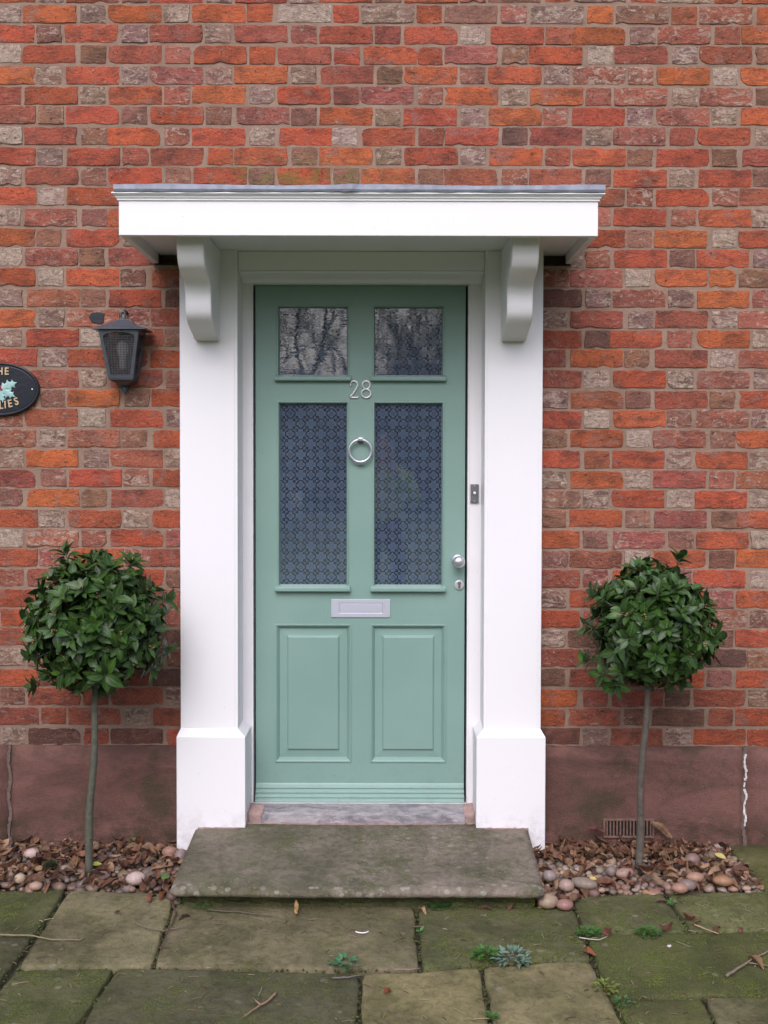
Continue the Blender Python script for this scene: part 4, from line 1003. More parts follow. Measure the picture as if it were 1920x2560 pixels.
# ------------------------------------------------------------------ lantern
YL = -0.125
ex0_, ez = P(238, 820, YL - 0.012); ex1_, _ = P(372, 820, YL - 0.012)
lcx = (P(246, 826, YL)[0] + P(347, 826, YL)[0]) / 2
lant = empty('wall_lantern', (lcx, 0, ez), 'dark grey metal wall lantern with dimpled glass on the brick left of the door', 'lantern')
wt = (P(347, 826, YL)[0] - P(246, 826, YL)[0]) / 2; wb_ = (P(338, 943, YL)[0] - P(275, 943, YL)[0]) / 2
zt_, zb2 = P(300, 824, YL)[1], P(300, 944, YL)[1]
yb0 = -0.018                                      # back of the lantern body
yft, yfb = YL, YL + 0.030
def corner(z):
    f = (zt_ - z) / (zt_ - zb2)
    return wt + (wb_ - wt) * f, yft + (yfb - yft) * f
def post(sx, back, r=0.0055):
    (w0, f0), (w1, f1) = corner(zt_), corner(zb2)
    p0 = (lcx + sx * (w0 - r*.8), (yb0 if back else f0 + r*.8), zt_); p1 = (lcx + sx * (w1 - r*.8), (yb0 - 0.0 if back else f1 + r*.8), zb2)
    b = MB(); b.tube([p0, p1], r * 1.25, 4); return b
fb = MB()
for sx in (-1, 1):
    for bk in (0, 1):
        o = post(sx, bk).build('corner_bar', M['lantern'], lant, recalc=True)
def front_frame():
    b = MB(); z_a, z_b = zt_ - 0.001, zb2 + 0.001; m_ = 0.012
    out = []; inn = []
    N = 16
    def pt(x, z, dy): return (lcx + x, corner(z)[1] + dy, z)
    # outer outline and inner outline with arched head, same point count
    wA, wB = corner(z_a)[0], corner(z_b)[0]
    outer = [(-wB, z_b), (wB, z_b)] + [(wA - 2*wA*i/N, z_a) for i in range(N + 1)]
    za2 = z_a - 0.026
    wi = corner(za2)[0] - m_
    inner = [(-(wB - m_), z_b + 0.010), (wB - m_, z_b + 0.010)] + [(wi * math.cos(PI*i/N), za2 + 0.018 * math.sin(PI*i/N)) for i in range(N + 1)]
    r = [[pt(x, z, -0.002) for x, z in outer], [pt(x, z, -0.004) for x, z in outer], [pt(x, z, -0.004) for x, z in inner], [pt(x, z, 0.002) for x, z in inner]]
    b.rings(r, False, False); return b
front_frame().build('front_frame', M['lantern'], lant, recalc=True)
for sx in (-1, 1):                                # side frames
    (w0, f0), (w1, f1) = corner(zt_), corner(zb2)
    for (za, zbz) in ((zt_, zt_ - 0.012), (zb2 + 0.010, zb2)):
        (wa, fa), (wc, fc) = corner(za), corner(zbz)
        b = MB(); b.add([(lcx + sx*wa, fa, za), (lcx + sx*wa, yb0, za), (lcx + sx*wc, yb0, zbz), (lcx + sx*wc, fc, zbz), (lcx + sx*(wa-.005), fa, za), (lcx + sx*(wa-.005), yb0, za), (lcx + sx*(wc-.005), yb0, zbz), (lcx + sx*(wc-.005), fc, zbz)],
              [(0,1,2,3),(4,7,6,5),(0,4,5,1),(2,6,7,3),(1,5,6,2),(0,3,7,4)]); b.build('side_rail', M['lantern'], lant, recalc=True)
    b = MB(); e = 0.007
    b.add([(lcx + sx*(w0-e), f0+.004, zt_-.003), (lcx + sx*(w0-e), yb0, zt_-.003), (lcx + sx*(w1-e), yb0, zb2+.003), (lcx + sx*(w1-e), f1+.004, zb2+.003)], [(0,1,2,3)])
    o = b.build('glass', M['lglass'], lant)
(w0, f0), (w1, f1) = corner(zt_), corner(zb2)
b = MB(); b.add([(lcx-w0+.006, f0+.003, zt_-.003), (lcx+w0-.006, f0+.003, zt_-.003), (lcx+w1-.006, f1+.003, zb2+.003), (lcx-w1+.006, f1+.003, zb2+.003)], [(0,3,2,1)]); b.build('glass', M['lglass'], lant)
b = MB(); b.box(lcx - w1, lcx + w1, f1 - 0.001, yb0 + 0.004, zb2 - 0.006, zb2 + 0.001); b.build('floor', M['lantern'], lant, bevel=0.002)
b = MB(); b.rings([[(lcx-w1+.004, f1+.006, zb2-.006), (lcx+w1-.004, f1+.006, zb2-.006), (lcx+w1-.004, yb0, zb2-.006), (lcx-w1+.004, yb0, zb2-.006)], [(lcx-.018, f1+.03, zb2-.022), (lcx+.018, f1+.03, zb2-.022), (lcx+.018, yb0, zb2-.022), (lcx-.018, yb0, zb2-.022)]]); b.build('base_cone', M['lantern'], lant, recalc=True)
wc_ = (ex1_ - ex0_) / 2; lc2 = lcx + 0.002
zr = [(wc_, YL - 0.014, ez - 0.003), (wc_, YL - 0.014, ez + 0.002), (wc_ * 0.80, YL + 0.000, ez + 0.008), (wc_ * 0.52, YL + 0.022, ez + 0.020), (wc_ * 0.34, YL + 0.040, ez + 0.033), (wc_ * 0.20, YL + 0.050, ez + 0.041), (wc_ * 0.15, YL + 0.052, ez + 0.044)]
b = MB(); b.rings([[(lc2 - w, y, z), (lc2 + w, y, z), (lc2 + w, min(-0.004, -0.012 - (wc_ - w) * 0.5) if k < 6 else -0.05, z), (lc2 - w, min(-0.004, -0.012 - (wc_ - w) * 0.5) if k < 6 else -0.05, z)] for k, (w, y, z) in enumerate(zr)])
b.build('roof_cap', M['lantern'], lant, recalc=True)
# finial loop and wall arm
b = MB(); fz_ = ez + 0.045
b.tube([(lc2 + 0.0085 * math.sin(a), -0.066, fz_ + 0.013 - 0.014 * math.cos(a)) for a in [2*PI*i/20 for i in range(20)]], 0.0042, 6, closed=True); b.build('finial', M['lantern'], lant, smooth=True, recalc=True)
b = MB(); b.tube([(lc2, -0.002, fz_ + 0.030), (lc2, -0.03, fz_ + 0.034), (lc2, -0.055, fz_ + 0.030), (lc2, -0.066, fz_ + 0.024)], 0.006, 8); b.build('arm', M['lantern'], lant, smooth=True, recalc=True)
b = MB(); b.box(lcx - 0.028, lcx + 0.028, -0.018, -0.006, zb2 + 0.0, ez + 0.0); b.build('back_plate', M['lantern'], lant, bevel=0.002)
tz = P(312, 972, -0.012)[1]; tx = P(311, 972, -0.012)[0]
b = MB(); b.prism_y([(tx, tz - 0.020), (tx + 0.015, tz), (tx + 0.010, tz + 0.025), (tx - 0.010, tz + 0.025), (tx - 0.015, tz)], -0.014, -0.006); b.build('fixing_tab', M['lantern'], lant, recalc=True, bevel=0.001)
b = MB(); b.lathe_y(tx, tz, [(0.004, -0.013), (0.004, -0.0155), (0.001, -0.016)], 12); b.build('screw', M['satin_dark'], lant)
b = MB(); bz_ = (zt_ + zb2) / 2; prof_ = [(0.006, -0.055), (0.012, -0.047), (0.013, -0.03), (0.014, -0.010), (0.021, 0.010), (0.024, 0.028), (0.020, 0.044), (0.010, 0.054), (0.001, 0.057)]
b.rings([[(lcx + r_*math.cos(2*PI*k/16), -0.066 + r_*math.sin(2*PI*k/16), bz_ + z) for k in range(16)] for r_, z in prof_]); b.build('bulb', M['bulb'], lant, smooth=True, recalc=True)

# ------------------------------------------------------------------ oval house name sign
sxc, szc = P(0, 973, -0.018); sa = P(98, 973, -0.018)[0] - sxc; sb = (P(0, 907, -0.018)[1] - P(0, 1040, -0.018)[1]) / 2
sign = empty('house_sign', (sxc, 0, szc), 'oval black house sign with gold letters and pale holly leaves at the left edge', 'sign')
def ell(k, y, n=64): return [(sxc + sa*k[0]*math.cos(2*PI*i/n), y, szc + sb*k[1]*math.sin(2*PI*i/n)) for i in range(n)]
b = MB(); b.rings([ell((1,1), -0.006), ell((1,1), -0.017), ell((.985,.978), -0.0205), ell((.955,.935), -0.0205), ell((.94,.915), -0.0165)], True, True); b.build('plaque', M['signblack'], sign, smooth=False, recalc=True, bevel=0.0008, seg=1)
b = MB(); rg = []
b.tube([(sxc + sa*.905*math.cos(2*PI*i/72), -0.0165, szc + sb*.868*math.sin(2*PI*i/72)) for i in range(72)], 0.0011, 5, closed=True); b.build('inner_line', M['signblack'], sign)
for s_ in (-1, 1):
    b = MB(); b.lathe_y(sxc + s_*sa*0.82, szc, [(0.0035, -0.0165), (0.003, -0.019), (0.0005, -0.0195)], 10); b.build('screw', M['digit'], sign)
def letters(txt, size, path):
    for ch, (x, z, rot) in zip(txt, path):
        cu = bpy.data.curves.new('letter', 'FONT'); cu.body = ch; cu.size = size; cu.extrude = 0.0016; cu.bevel_depth = 0.0004; cu.offset = 0.0005; cu.align_x = 'CENTER'; cu.align_y = 'CENTER'
        tmp = bpy.data.objects.new('tmp', cu); COL.objects.link(tmp); bpy.context.view_layer.update()
        me = bpy.data.meshes.new_from_object(tmp.evaluated_get(bpy.context.evaluated_depsgraph_get())); bpy.data.objects.remove(tmp)
        me.materials.clear(); me.materials.append(M['gold']); me.transform(Matrix.Scale(0.86, 4, (1,0,0)))
        o = bpy.data.objects.new('letter', me); COL.objects.link(o); o.location = (x, -0.0185, z); o.rotation_euler = (Matrix.Rotation(-rot, 3, 'Y') @ Matrix.Rotation(PI/2, 3, 'X')).to_euler()
        attach(o, sign)
pxs = P(1, 973, -0.018)[0] - sxc
letters('THE', 0.040, [(sxc + x*pxs, szc + (973-929)*pxs, 0) for x in (-16.5, 0.5, 17)])
hol = [(-44, 12), (-29, 7), (-15.5, 3.5), (-1.5, 1), (10, 1.5), (24, 3.5), (42, 10.5)]
hol = [(-43, -18), (-27, -12), (-12, -6), (2.5, 0), (13, 4), (25, 9), (41, 16)]
letters('HOLLIES', 0.041, [(sxc + x*pxs, szc - (1014 - 973 - abs(x)**1.6*0.026)*pxs, R(d_)) for x, d_ in hol])
def holly(cx, cz, ang, L):
    pts = [(0,0),(.10,.13),(.20,.30),(.30,.16),(.42,.20),(.52,.36),(.60,.17),(.72,.16),(.80,.26),(.84,.09),(1.05,0)]
    out = pts + [(x, -z) for x, z in pts[-2:0:-1]]
    c, s_ = math.cos(ang), math.sin(ang)
    w = [(cx + (x*c - z*s_)*L, cz + (x*s_ + z*c)*L) for x, z in out]
    mid = [(cx + x*c*L, cz + x*s_*L) for x, _ in out]
    b = MB(); b.rings([[(x, -0.0165, z) for x, z in w], [(x, -0.0185, z) for x, z in w], [(x*.45 + m_[0]*.55, -0.0205, z*.45 + m_[1]*.55) for (x, z), m_ in zip(w, mid)]], False, True)
    b.build('holly_leaf', M['holly'], sign, recalc=True)
for a, L in ((20, .066), (-28, .062), (160, .066), (208, .062), (-78, .050)):
    holly(sxc + 0.003*math.cos(R(a)), szc + 0.002 + 0.004*math.sin(R(a)), R(a), L)
for dx, dz in ((0.001, 0.008), (-0.007, 0.0), (0.006, -0.001)):
    b = MB(); b.ico((sxc + dx, -0.020, szc + dz), 0.0055, 0.004, 0.0055, sub=2); b.build('berry', M['berry'], sign, smooth=True)

# ------------------------------------------------------------------ bay trees
def leaf_mesh(seed, rr):
    'pointed leaf along +x, folded on its rib and curved down'
    n = 6; V = []; UV = []; Fc = []
    bend = rr.uniform(0.10, 0.45); fold = rr.uniform(0.10, 0.40); tw = rr.uniform(-0.3, 0.3); wmax = rr.uniform(0.225, 0.285)
    for i in range(n + 1):
        t_ = i / n; w = wmax * (math.sin(PI * min(1, t_ ** 0.85)) ** 0.85) * (1.0 if t_ < 0.99 else 0)
        if i == 0: w = 0.015
        if i == n: w = 0.0
        x = t_; z = -bend * t_ * t_
        for s_, u in ((-1, 0.0), (0, 0.5), (1, 1.0)):
            wav = 0.012 * math.sin(9 * t_ + s_)
            V.append((x, s_ * w, z + abs(s_) * w * fold + s_ * w * tw * t_ + wav * abs(s_))); UV.append((u, t_))
    for i in range(n):
        a = 3 * i; Fc += [(a, a+3, a+4, a+1), (a+1, a+4, a+5, a+2)]
    return V, Fc, UV
lr = random.Random(6)
LV = [leaf_mesh(i, lr) for i in range(10)]
TINTS = [(1, 1, 1, 1), (0.8, 0.85, 0.8, 1), (1.25, 1.2, 1.0, 1), (1.0, 1.1, 0.9, 1), (1.15, 1.15, 0.9, 1), (1.9, 1.8, 0.9, 1)]
LME = {}
for i, (V, Fc, UV) in enumerate(LV):
    for k, tn in enumerate(TINTS):
        mb = MB(); mb.add(V, Fc, tn, UV); LME[i, k] = mb.mesh('leaf', M['leaf'], True)
def bay(base, top, crown, rad, label, seed, rt, bark, extra=(), leafscale=1.0, nshoot=150):
    rr = random.Random(seed); c = Vector(crown); tree = empty('bay_tree', base, label, 'tree', 'clipped bay trees either side of the door')
    # trunk, limbs
    b = MB(); p0, p1 = Vector(base), Vector(top); pts = []; rads = []
    for i in range(15):
        t_ = i / 14; q = p0.lerp(p1, t_) + Vector((0.009 * math.sin(PI * t_) * math.sin(6 * t_ + seed), 0.004 * math.sin(7 * t_), 0)); pts.append(q); rads.append(rt * (1.18 - 0.34 * t_) * (1 + 0.07 * rr.uniform(-1, 1)))
    pts.append(c + Vector((0, 0, -0.02))); rads.append(rt * 0.5)
    b.tube(pts, rads, 12)
    for k in range(7):
        t_ = rr.uniform(0.1, 0.9); q = p0.lerp(p1, t_); b.ico((q.x + rr.uniform(-.5, .5) * rt, q.y - rt * 0.7, q.z), rt*.35, rt*.4, rt*.4, 0, .2, rr, 1)
    b.build('trunk', bark, tree, smooth=True, recalc=True)
    br_ = MB(); leaves = []; buds = MB()
    def shoot(p, d, nl, sc=1.0):
        d = d.normalized(); o_ = d.orthogonal().normalized(); o2 = d.cross(o_); ph = rr.uniform(0, 6)
        for k in range(nl):
            a = ph + k * 2.4; lay = k / nl
            side = o_ * math.cos(a) + o2 * math.sin(a)
            ld = (side * (1.0 - 0.25 * lay) + d * (0.30 + 0.75 * lay) + Vector((rr.uniform(-.3, .3), rr.uniform(-.3, .3), rr.uniform(-.20, .50)))).normalized()
            up = (d * 1.0 - ld * d.dot(ld)); up = up.normalized() if up.length > .05 else Vector((0,0,1))
            up = (up + Vector((rr.uniform(-.4,.4), rr.uniform(-.5,.2), rr.uniform(.0,.5)))); up = (up - ld * up.dot(ld)).normalized()
            L = rr.uniform(0.040, 0.068) * sc * (0.82 if lay > 0.8 else 1)
            q = p - d * (0.030 * (1 - lay)) * sc + side * 0.004
            yv = up.cross(ld).normalized()
            Mx = Matrix(((ld.x, yv.x, up.x, q.x), (ld.y, yv.y, up.y, q.y), (ld.z, yv.z, up.z, q.z), (0, 0, 0, 1))) @ Matrix.Diagonal((L, L, L, 1))
            tip = q + ld * L
            if tip.y > -0.012 or q.y > -0.012: continue
            leaves.append((Mx, (tip + q) / 2, rr.choice((0, 0, 1, 1, 2, 3, 4)) if rr.random() > 0.025 else 5))
        if rr.random() < 0.28:
            for _ in range(rr.randint(4, 8)):
                s_ = rr.uniform(.0022, .0036); e = p + d * rr.uniform(-.005, .012) + o_ * rr.uniform(-.010, .010) + o2 * rr.uniform(-.010, .010)
                if e.y < -0.015: buds.ico(e, s_, s_, s_, 0, 0, rr, 1)
    gold = PI * (3 - 5 ** .5)
    for k in range(nshoot):                       # outer shell
        z = 1 - 2 * (k + .5) / nshoot; r_ = math.sqrt(1 - z*z); a = k * gold + rr.uniform(-.25, .25)
        d = Vector((r_ * math.cos(a), r_ * math.sin(a), z + rr.uniform(-.08, .08))).normalized()
        m_ = rr.uniform(0.66, 0.93) + (0.10 if rr.random() < 0.10 else 0)
        p = c + Vector((d.x * rad[0], d.y * rad[1], d.z * rad[2])) * m_
        if p.y > -0.03: continue
        br_.tube([c.lerp(p, 0.12), c.lerp(p, 0.6) + Vector((rr.uniform(-.02, .02), 0, -0.01)), p], [.004, .003, .0016], 5)
        shoot(p, (d + Vector((rr.uniform(-.3, .3), rr.uniform(-.3, .3), rr.uniform(-.15, .4)))), rr.randint(7, 10), leafscale * rr.uniform(.82, 1.12))
    for k in range(int(nshoot * 0.9)):            # inner fill
        d = Vector((rr.gauss(0, 1), rr.gauss(0, 1), rr.gauss(0, 1))).normalized(); m_ = rr.uniform(0.35, 0.72)
        p = c + Vector((d.x * rad[0], d.y * rad[1], d.z * rad[2])) * m_
        shoot(p, d, 8, leafscale)
    for (ex, ey, ez_, dx, dy, dz) in extra:
        e = Vector((ex, ey, ez_)); br_.tube([c.lerp(e, 0.35), c.lerp(e, 0.8) + Vector((0, 0, -.01)), e], [.004, .003, .002], 5)
        shoot(e, Vector((dx, dy, dz)), 10, leafscale)
    br_.build('branch', bark, tree, smooth=True, recalc=True)
    if buds.v: o = buds.build('flower_buds', M['bud'], tree, smooth=True); o['kind'] = 'stuff'
    cam_p = Vector((CX, CY, CZ)); leaves.sort(key=lambda l: (l[1] - cam_p).length + 0.25 * max(0, (Vector((l[1].x - c.x, 0, l[1].z - c.z)).length - 0.2)) * -1)
    rest = MB()
    for i, (Mx, cc, tk) in enumerate(leaves):
        vi = rr.randrange(10)
        if i < 300:
            o = bpy.data.objects.new('leaf', LME[vi, tk]); COL.objects.link(o); o.parent = tree
            o.matrix_local = Matrix.Translation(-Vector(base)) @ Mx
        else:
            V, Fc, UV = LV[vi]; rest.add([tuple(Mx @ Vector(p)) for p in V], Fc, TINTS[tk], list(UV))
    o = rest.build('foliage', M['leaf'], tree, smooth=True); o['kind'] = 'stuff'
    return tree
YT = -0.30
def WP(px, py, Y): x, z = P(px, py, Y); return (x, Y, z)
l0 = G(222, 2188, 0.0); 
bay((l0[0], l0[1], -0.01), WP(237, 1735, YT), WP(243, 1556, -0.29), (0.272, 0.262, 0.272),
    'round clipped bay tree on a smooth grey stem left of the door, below the lantern', 41, 0.0125, M['bark'],
    [WP(72, 1640, -.30) + (-1, -.3, -.1), WP(68, 1545, -.30) + (-1, -.2, .2), WP(418, 1625, -.3) + (1, -.2, -.1), WP(420, 1500, -.3) + (1, -.2, .3), WP(80, 1715, -.30) + (-.8, -.4, -.3), WP(160, 1375, -.3) + (-.3, -.2, 1), WP(330, 1400, -.3) + (.4, -.2, 1)], 1.0, 240)
r0 = G(1595, 2180, 0.0)
bay((r0[0], r0[1], -0.01), WP(1620, 1710, YT), WP(1634, 1560, -0.28), (0.235, 0.25, 0.252),
    'round clipped bay tree with a rough bark stem and drooping sprig, right of the door', 58, 0.0125, M['bark2'],
    [WP(1540, 1718, -.38) + (-.3, -.9, -.7), WP(1548, 1680, -.38) + (-.6, -.7, .1), WP(1500, 1690, -.36) + (-.9, -.5, 0), WP(1470, 1570, -.3) + (-1, -.1, .1), WP(1462, 1650, -.28) + (-1, -.1, .1), WP(1700, 1390, -.28) + (.3, 0, 1), WP(1790, 1590, -.28) + (1, 0, .1), WP(1480, 1485, -.28) + (-1, 0, .3)], 0.92, 250)

# ------------------------------------------------------------------ gravel beds, pebbles, litter
PEB = [(.33,.24,.20), (.27,.19,.165), (.34,.22,.17), (.30,.25,.22), (.24,.20,.19), (.42,.32,.25), (.34,.26,.18), (.27,.17,.145), (.42,.37,.33), (.25,.22,.18), (.42,.27,.15)]
def in_poly(x, y, g):
    ins = False; j = len(g) - 1
    for i in range(len(g)):
        if (g[i][1] > y) != (g[j][1] > y) and x < (g[j][0]-g[i][0])*(y-g[i][1])/(g[j][1]-g[i][1]) + g[i][0]: ins = not ins
        j = i
    return ins
def bed(poly, seed, dark, name, label, litname, litlabel, count, litn, litfun):
    rr = random.Random(seed); xs = [p[0] for p in poly]; ys = [p[1] for p in poly]
    b = MB(); b.add([(x, y, -0.018) for x, y in poly], [tuple(range(len(poly)))]); b.build('bed_soil', M['soil']); 
    so_ = bpy.data.objects.get('bed_soil'); so_.name = 'planting_bed'; tag(so_, kind='structure')
    mb = MB(); pts = []
    for layer, (z0, cnt) in enumerate(((-0.016, count), (0.000, int(count * 0.9)))):
        placed = []
        for _ in range(cnt * 9):
            x, y = rr.uniform(min(xs), max(xs)), rr.uniform(min(ys), max(ys))
            if not in_poly(x, y, poly) or y > -0.015: continue
            r_ = rr.choice((0.011, 0.014, 0.017, 0.020, 0.024, 0.028)) * rr.uniform(.85, 1.1)
            if any((x-a)**2 + (y-c)**2 < ((r_ + q) * 0.86)**2 for a, c, q in placed): continue
            placed.append((x, y, r_))
            col = rr.choice(PEB); k = rr.uniform(.45, 0.95) * dark
            mb.ico((x, y, z0 + rr.uniform(-.004, .006)), r_ * rr.uniform(1.0, 1.35), r_ * rr.uniform(.8, 1.0), r_ * rr.uniform(.55, .75), rr.uniform(0, PI), 0.085, rr, 2, (col[0]*k, col[1]*k*.92, col[2]*k*.83, 1), rr.uniform(-.35, .35))
            if len(placed) >= cnt: break
        pts = placed
    tag(mb.build(name, M['pebble'], smooth=True, recalc=False), label, 'gravel', kind='stuff')
    lb = MB(); placed = 0
    for _ in range(litn * 12):
        x, y = rr.uniform(min(xs), max(xs)), rr.uniform(min(ys), max(ys))
        if not in_poly(x, y, poly) or y > -0.02 or rr.random() > litfun(x, y): continue
        lb_leaf(lb, (x, y, 0.012 + rr.uniform(0, .010)), rr, rr.uniform(.030, .070)); placed += 1
        if placed >= litn: break
    tag(lb.build(litname, M['litter']), litlabel, 'leaves', kind='stuff')
LIT = [(.105,.052,.030), (.15,.075,.04), (.075,.038,.024), (.19,.11,.06), (.12,.05,.028), (.24,.155,.09)]
def lb_leaf(mb, c, rr, L, col=None):
    'curled dead leaf'
    col = col or rr.choice(LIT); k = rr.uniform(.7, 1.25); n = 4; V = []; Fc = []
    a = rr.uniform(0, 2*PI); M_ = Matrix.Rotation(a, 3, 'Z') @ Matrix.Rotation(rr.uniform(-.5, .5), 3, 'X') @ Matrix.Rotation(rr.uniform(-.4, .4), 3, 'Y')
    cu, fo = rr.uniform(-1.1, 1.1), rr.uniform(.3, 1.6); w0 = rr.uniform(.14, .27)
    for i in range(n + 1):
        t_ = i / n; w = w0 * math.sin(PI * (0.06 + 0.9 * t_)) ** .8
        for s_ in (-1, 0, 1):
            p = M_ @ Vector(((t_ - .5) * L, s_ * w * L + rr.uniform(-.03, .03) * L, (cu * (t_ - .5) ** 2 * 2 + abs(s_) * w * fo + rr.uniform(-.05, .05)) * L))
            V.append((c[0] + p.x, c[1] + p.y, max(c[2] + p.z, 0.001)))
    for i in range(n):
        q = 3 * i; Fc += [(q, q+3, q+4, q+1), (q+1, q+4, q+5, q+2)]
    mb.add(V, Fc, (col[0]*k, col[1]*k, col[2]*k, 1))
gyl = -0.452
polyL = [(-2.6, 0.0), (xl0 - 0.012, 0.0), (xl0 - 0.014, -0.10), (xl1 + 0.006, -0.50), (xl1 - 0.035, -0.50), (xl1 - 0.05, G(300, 2226)[1]), (-2.6, G(0, 2222)[1])]
gr = [G(1430, 2262), G(1428, 2238), G(1657, 2229), G(1905, 2222), G(1800, 2106)]
polyR = [(X_OR - 0.06, -0.0), (xr0 + 0.012, -0.10), (xr1 - 0.004, -0.52), (xr1 - 0.01, G(1380, 2268)[1]), gr[0], gr[1], gr[2], gr[3], (gr[4][0], -0.0)]
bed(polyL, 21, 0.72, 'gravel', 'damp brownish pebbles around the left bay tree beside the doorstep', 'leaf_litter', 'brown dead leaves lying over the pebbles left of the doorstep', 620, 560, lambda x, y: 0.95)
bed(polyR, 22, 1.0, 'gravel', 'pale pink and grey rounded pebbles around the right bay tree', 'leaf_litter', 'brown curled leaves heaped against the wall over the right pebbles', 560, 380, lambda x, y: 1.0 if (y > -0.19 and x < 1.30) else 0.26)

def pebble(px, py, z, rx, ry, rz, col, label, rot=0.0):
    x, y = G(px, py, z); b = MB(); rr = random.Random(int(px)); b.ico((0, 0, 0), rx, ry, rz, rot, 0.025, rr, 3)
    o = b.build('pebble', M['pebble_o'], smooth=True); o.location = (x, y, z); g_ = sum(col) / 3; o.color = tuple((c * .85 + g_ * .15) * .74 * k for c, k in zip(col, (1.04, .94, .84))) + (1,)
    tag(o, label, 'pebble', 'larger pebbles beside the doorstep')
pebble(1370, 2253, 0.024, .036, .028, .024, (.40,.33,.24), 'pale cream egg-shaped pebble tucked under the right front corner of the doorstep', .2)
pebble(1412, 2262, 0.018, .030, .022, .018, (.36,.20,.18), 'pink oval pebble on the flag edge, right of the cream egg-shaped one')
pebble(1807, 2202, 0.034, .036, .022, .018, (.38,.22,.12), 'orange oval pebble near the right front corner of the gravel', -.2)
pebble(1718, 2212, 0.032, .034, .024, .019, (.26,.22,.21), 'flat grey oval pebble at the front edge, right of the thin tree trunk', .1)
pebble(1738, 2193, 0.034, .032, .021, .018, (.42,.27,.19), 'tan oval pebble just behind the flat grey one, right of the trunk')
pebble(1731, 2148, 0.036, .030, .024, .022, (.27,.19,.18), 'mauve round pebble among brown leaves, behind and right of the trunk', .3)
pebble(1460, 2208, 0.032, .048, .026, .020, (.27,.24,.20), 'long greyish green pebble at the front of the gravel near the doorstep', -.4)
pebble(1528, 2178, 0.034, .020, .020, .020, (.24,.20,.19), 'small grey round pebble left of the thin tree trunk')
pebble(1562, 2183, 0.034, .036, .022, .019, (.38,.27,.23), 'pinkish long pebble touching the foot of the right tree trunk', .3)
pebble(1416, 2214, 0.030, .028, .022, .021, (.42,.32,.29), 'pale pink pebble beside the right edge of the doorstep')
pebble(1374, 2190, 0.032, .026, .022, .020, (.32,.29,.31), 'bluish grey pebble tight against the right edge of the doorstep')
pebble(1700, 2220, 0.028, .030, .022, .018, (.40,.24,.18), 'broken pinkish buff stone at the gravel front edge')
pebble(340, 2196, 0.030, .036, .026, .024, (.52,.44,.44), 'white and mauve pebble left of the doorstep, largest in the damp gravel', .2)
pebble(80, 2134, 0.030, .028, .022, .020, (.56,.46,.44), 'pale pink white pebble at the back of the left gravel bed')
pebble(452, 2140, 0.028, .024, .030, .026, (.30,.24,.26), 'purplish grey upright pebble in the corner between pilaster and doorstep')
pebble(424, 2130, 0.026, .030, .022, .022, (.34,.20,.15), 'red brown pebble next to the purplish one by the left pilaster')
pebble(90, 2215, 0.016, .024, .018, .015, (.46,.32,.25), 'small buff pebble at the front edge of the left gravel bed')
pebble(50, 2196, 0.028, .020, .018, .018, (.50,.42,.30), 'small cream pebble near the left edge of the frame')

def dead_leaf(px, py, z, L, col, label, seed, group=None, stand=0):
    L *= 0.82
    x, y = G(px, py, z); b = MB(); rr = random.Random(seed); lb_leaf(b, (0, 0, 0.006 + stand), rr, L, col)
    b.c = [None] * len(b.f); o = b.build('dead_leaf', M['litter_o'], smooth=False); o.location = (x, y, z); o.color = col + (1,); tag(o, label, 'leaf', group)
    if stand: o.rotation_euler = (R(60), 0, 0)
dead_leaf(745, 2282, 0.002, .075, (.42,.27,.12), 'curled yellow and orange leaf lying below the middle of the doorstep', 5, 'fallen leaves on the paving', .0)
dead_leaf(1055, 2278, 0.002, .06, (.38,.26,.14), 'crumpled buff leaf by the doorstep foot, beside the green weed', 6, 'fallen leaves on the paving')
dead_leaf(1280, 2270, 0.002, .07, (.13,.065,.045), 'brown upright leaf at the right end of the doorstep foot', 7, 'fallen leaves on the paving')
dead_leaf(1215, 2272, 0.002, .07, (.20,.11,.09), 'pinkish brown folded leaf at the doorstep foot, left of the upright one', 8, 'fallen leaves on the paving')
dead_leaf(1468, 2383, 0.002, .055, (.22,.075,.03), 'orange brown leaf lying alone on the mossy flag right of the weeds', 9, 'fallen leaves on the paving')
dead_leaf(1720, 2302, 0.002, .050, (.13,.05,.03), 'reddish leaf in the heap on the joint of the right flags', 10, 'fallen leaves on the paving')
dead_leaf(1742, 2312, 0.004, .050, (.20,.09,.045), 'rust brown leaf on top of the heap at the right joint', 11, 'fallen leaves on the paving')
dead_leaf(1792, 2322, 0.002, .060, (.11,.045,.03), 'dark red leaf right of the heap of leaves on the right flags', 12, 'fallen leaves on the paving')
dead_leaf(1852, 2328, 0.002, .055, (.13,.055,.035), 'dark leaf farthest right along the horizontal joint', 13, 'fallen leaves on the paving')
dead_leaf(1520, 2334, 0.002, .065, (.10,.035,.022), 'dark red curled leaf right of the round weed on the joint', 14, 'fallen leaves on the paving')
dead_leaf(1668, 2328, 0.002, .055, (.10,.04,.025), 'dark brown leaf between the second weed and the leaf heap', 15, 'fallen leaves on the paving')
dead_leaf(1655, 2258, 0.002, .050, (.10,.04,.025), 'small dark leaf at the front edge of the right gravel', 16, 'fallen leaves on the paving')
dead_leaf(1450, 2252, 0.006, .055, (.12,.05,.03), 'dark brown leaf on the flag corner beside the pink oval pebble', 17, 'fallen leaves on the paving')
dead_leaf(968, 2484, 0.002, .050, (.22,.06,.025), 'red leaf on the pale flag at the bottom of the frame', 18, 'fallen leaves on the paving')
dead_leaf(1890, 2410, 0.004, .090, (.30,.19,.10), 'long tan leaf under the twig at the right edge', 19, 'fallen leaves on the paving')
dead_leaf(378, 2250, 0.004, .060, (.15,.055,.025), 'red brown curled leaf left of the doorstep corner', 20, 'fallen leaves on the paving')
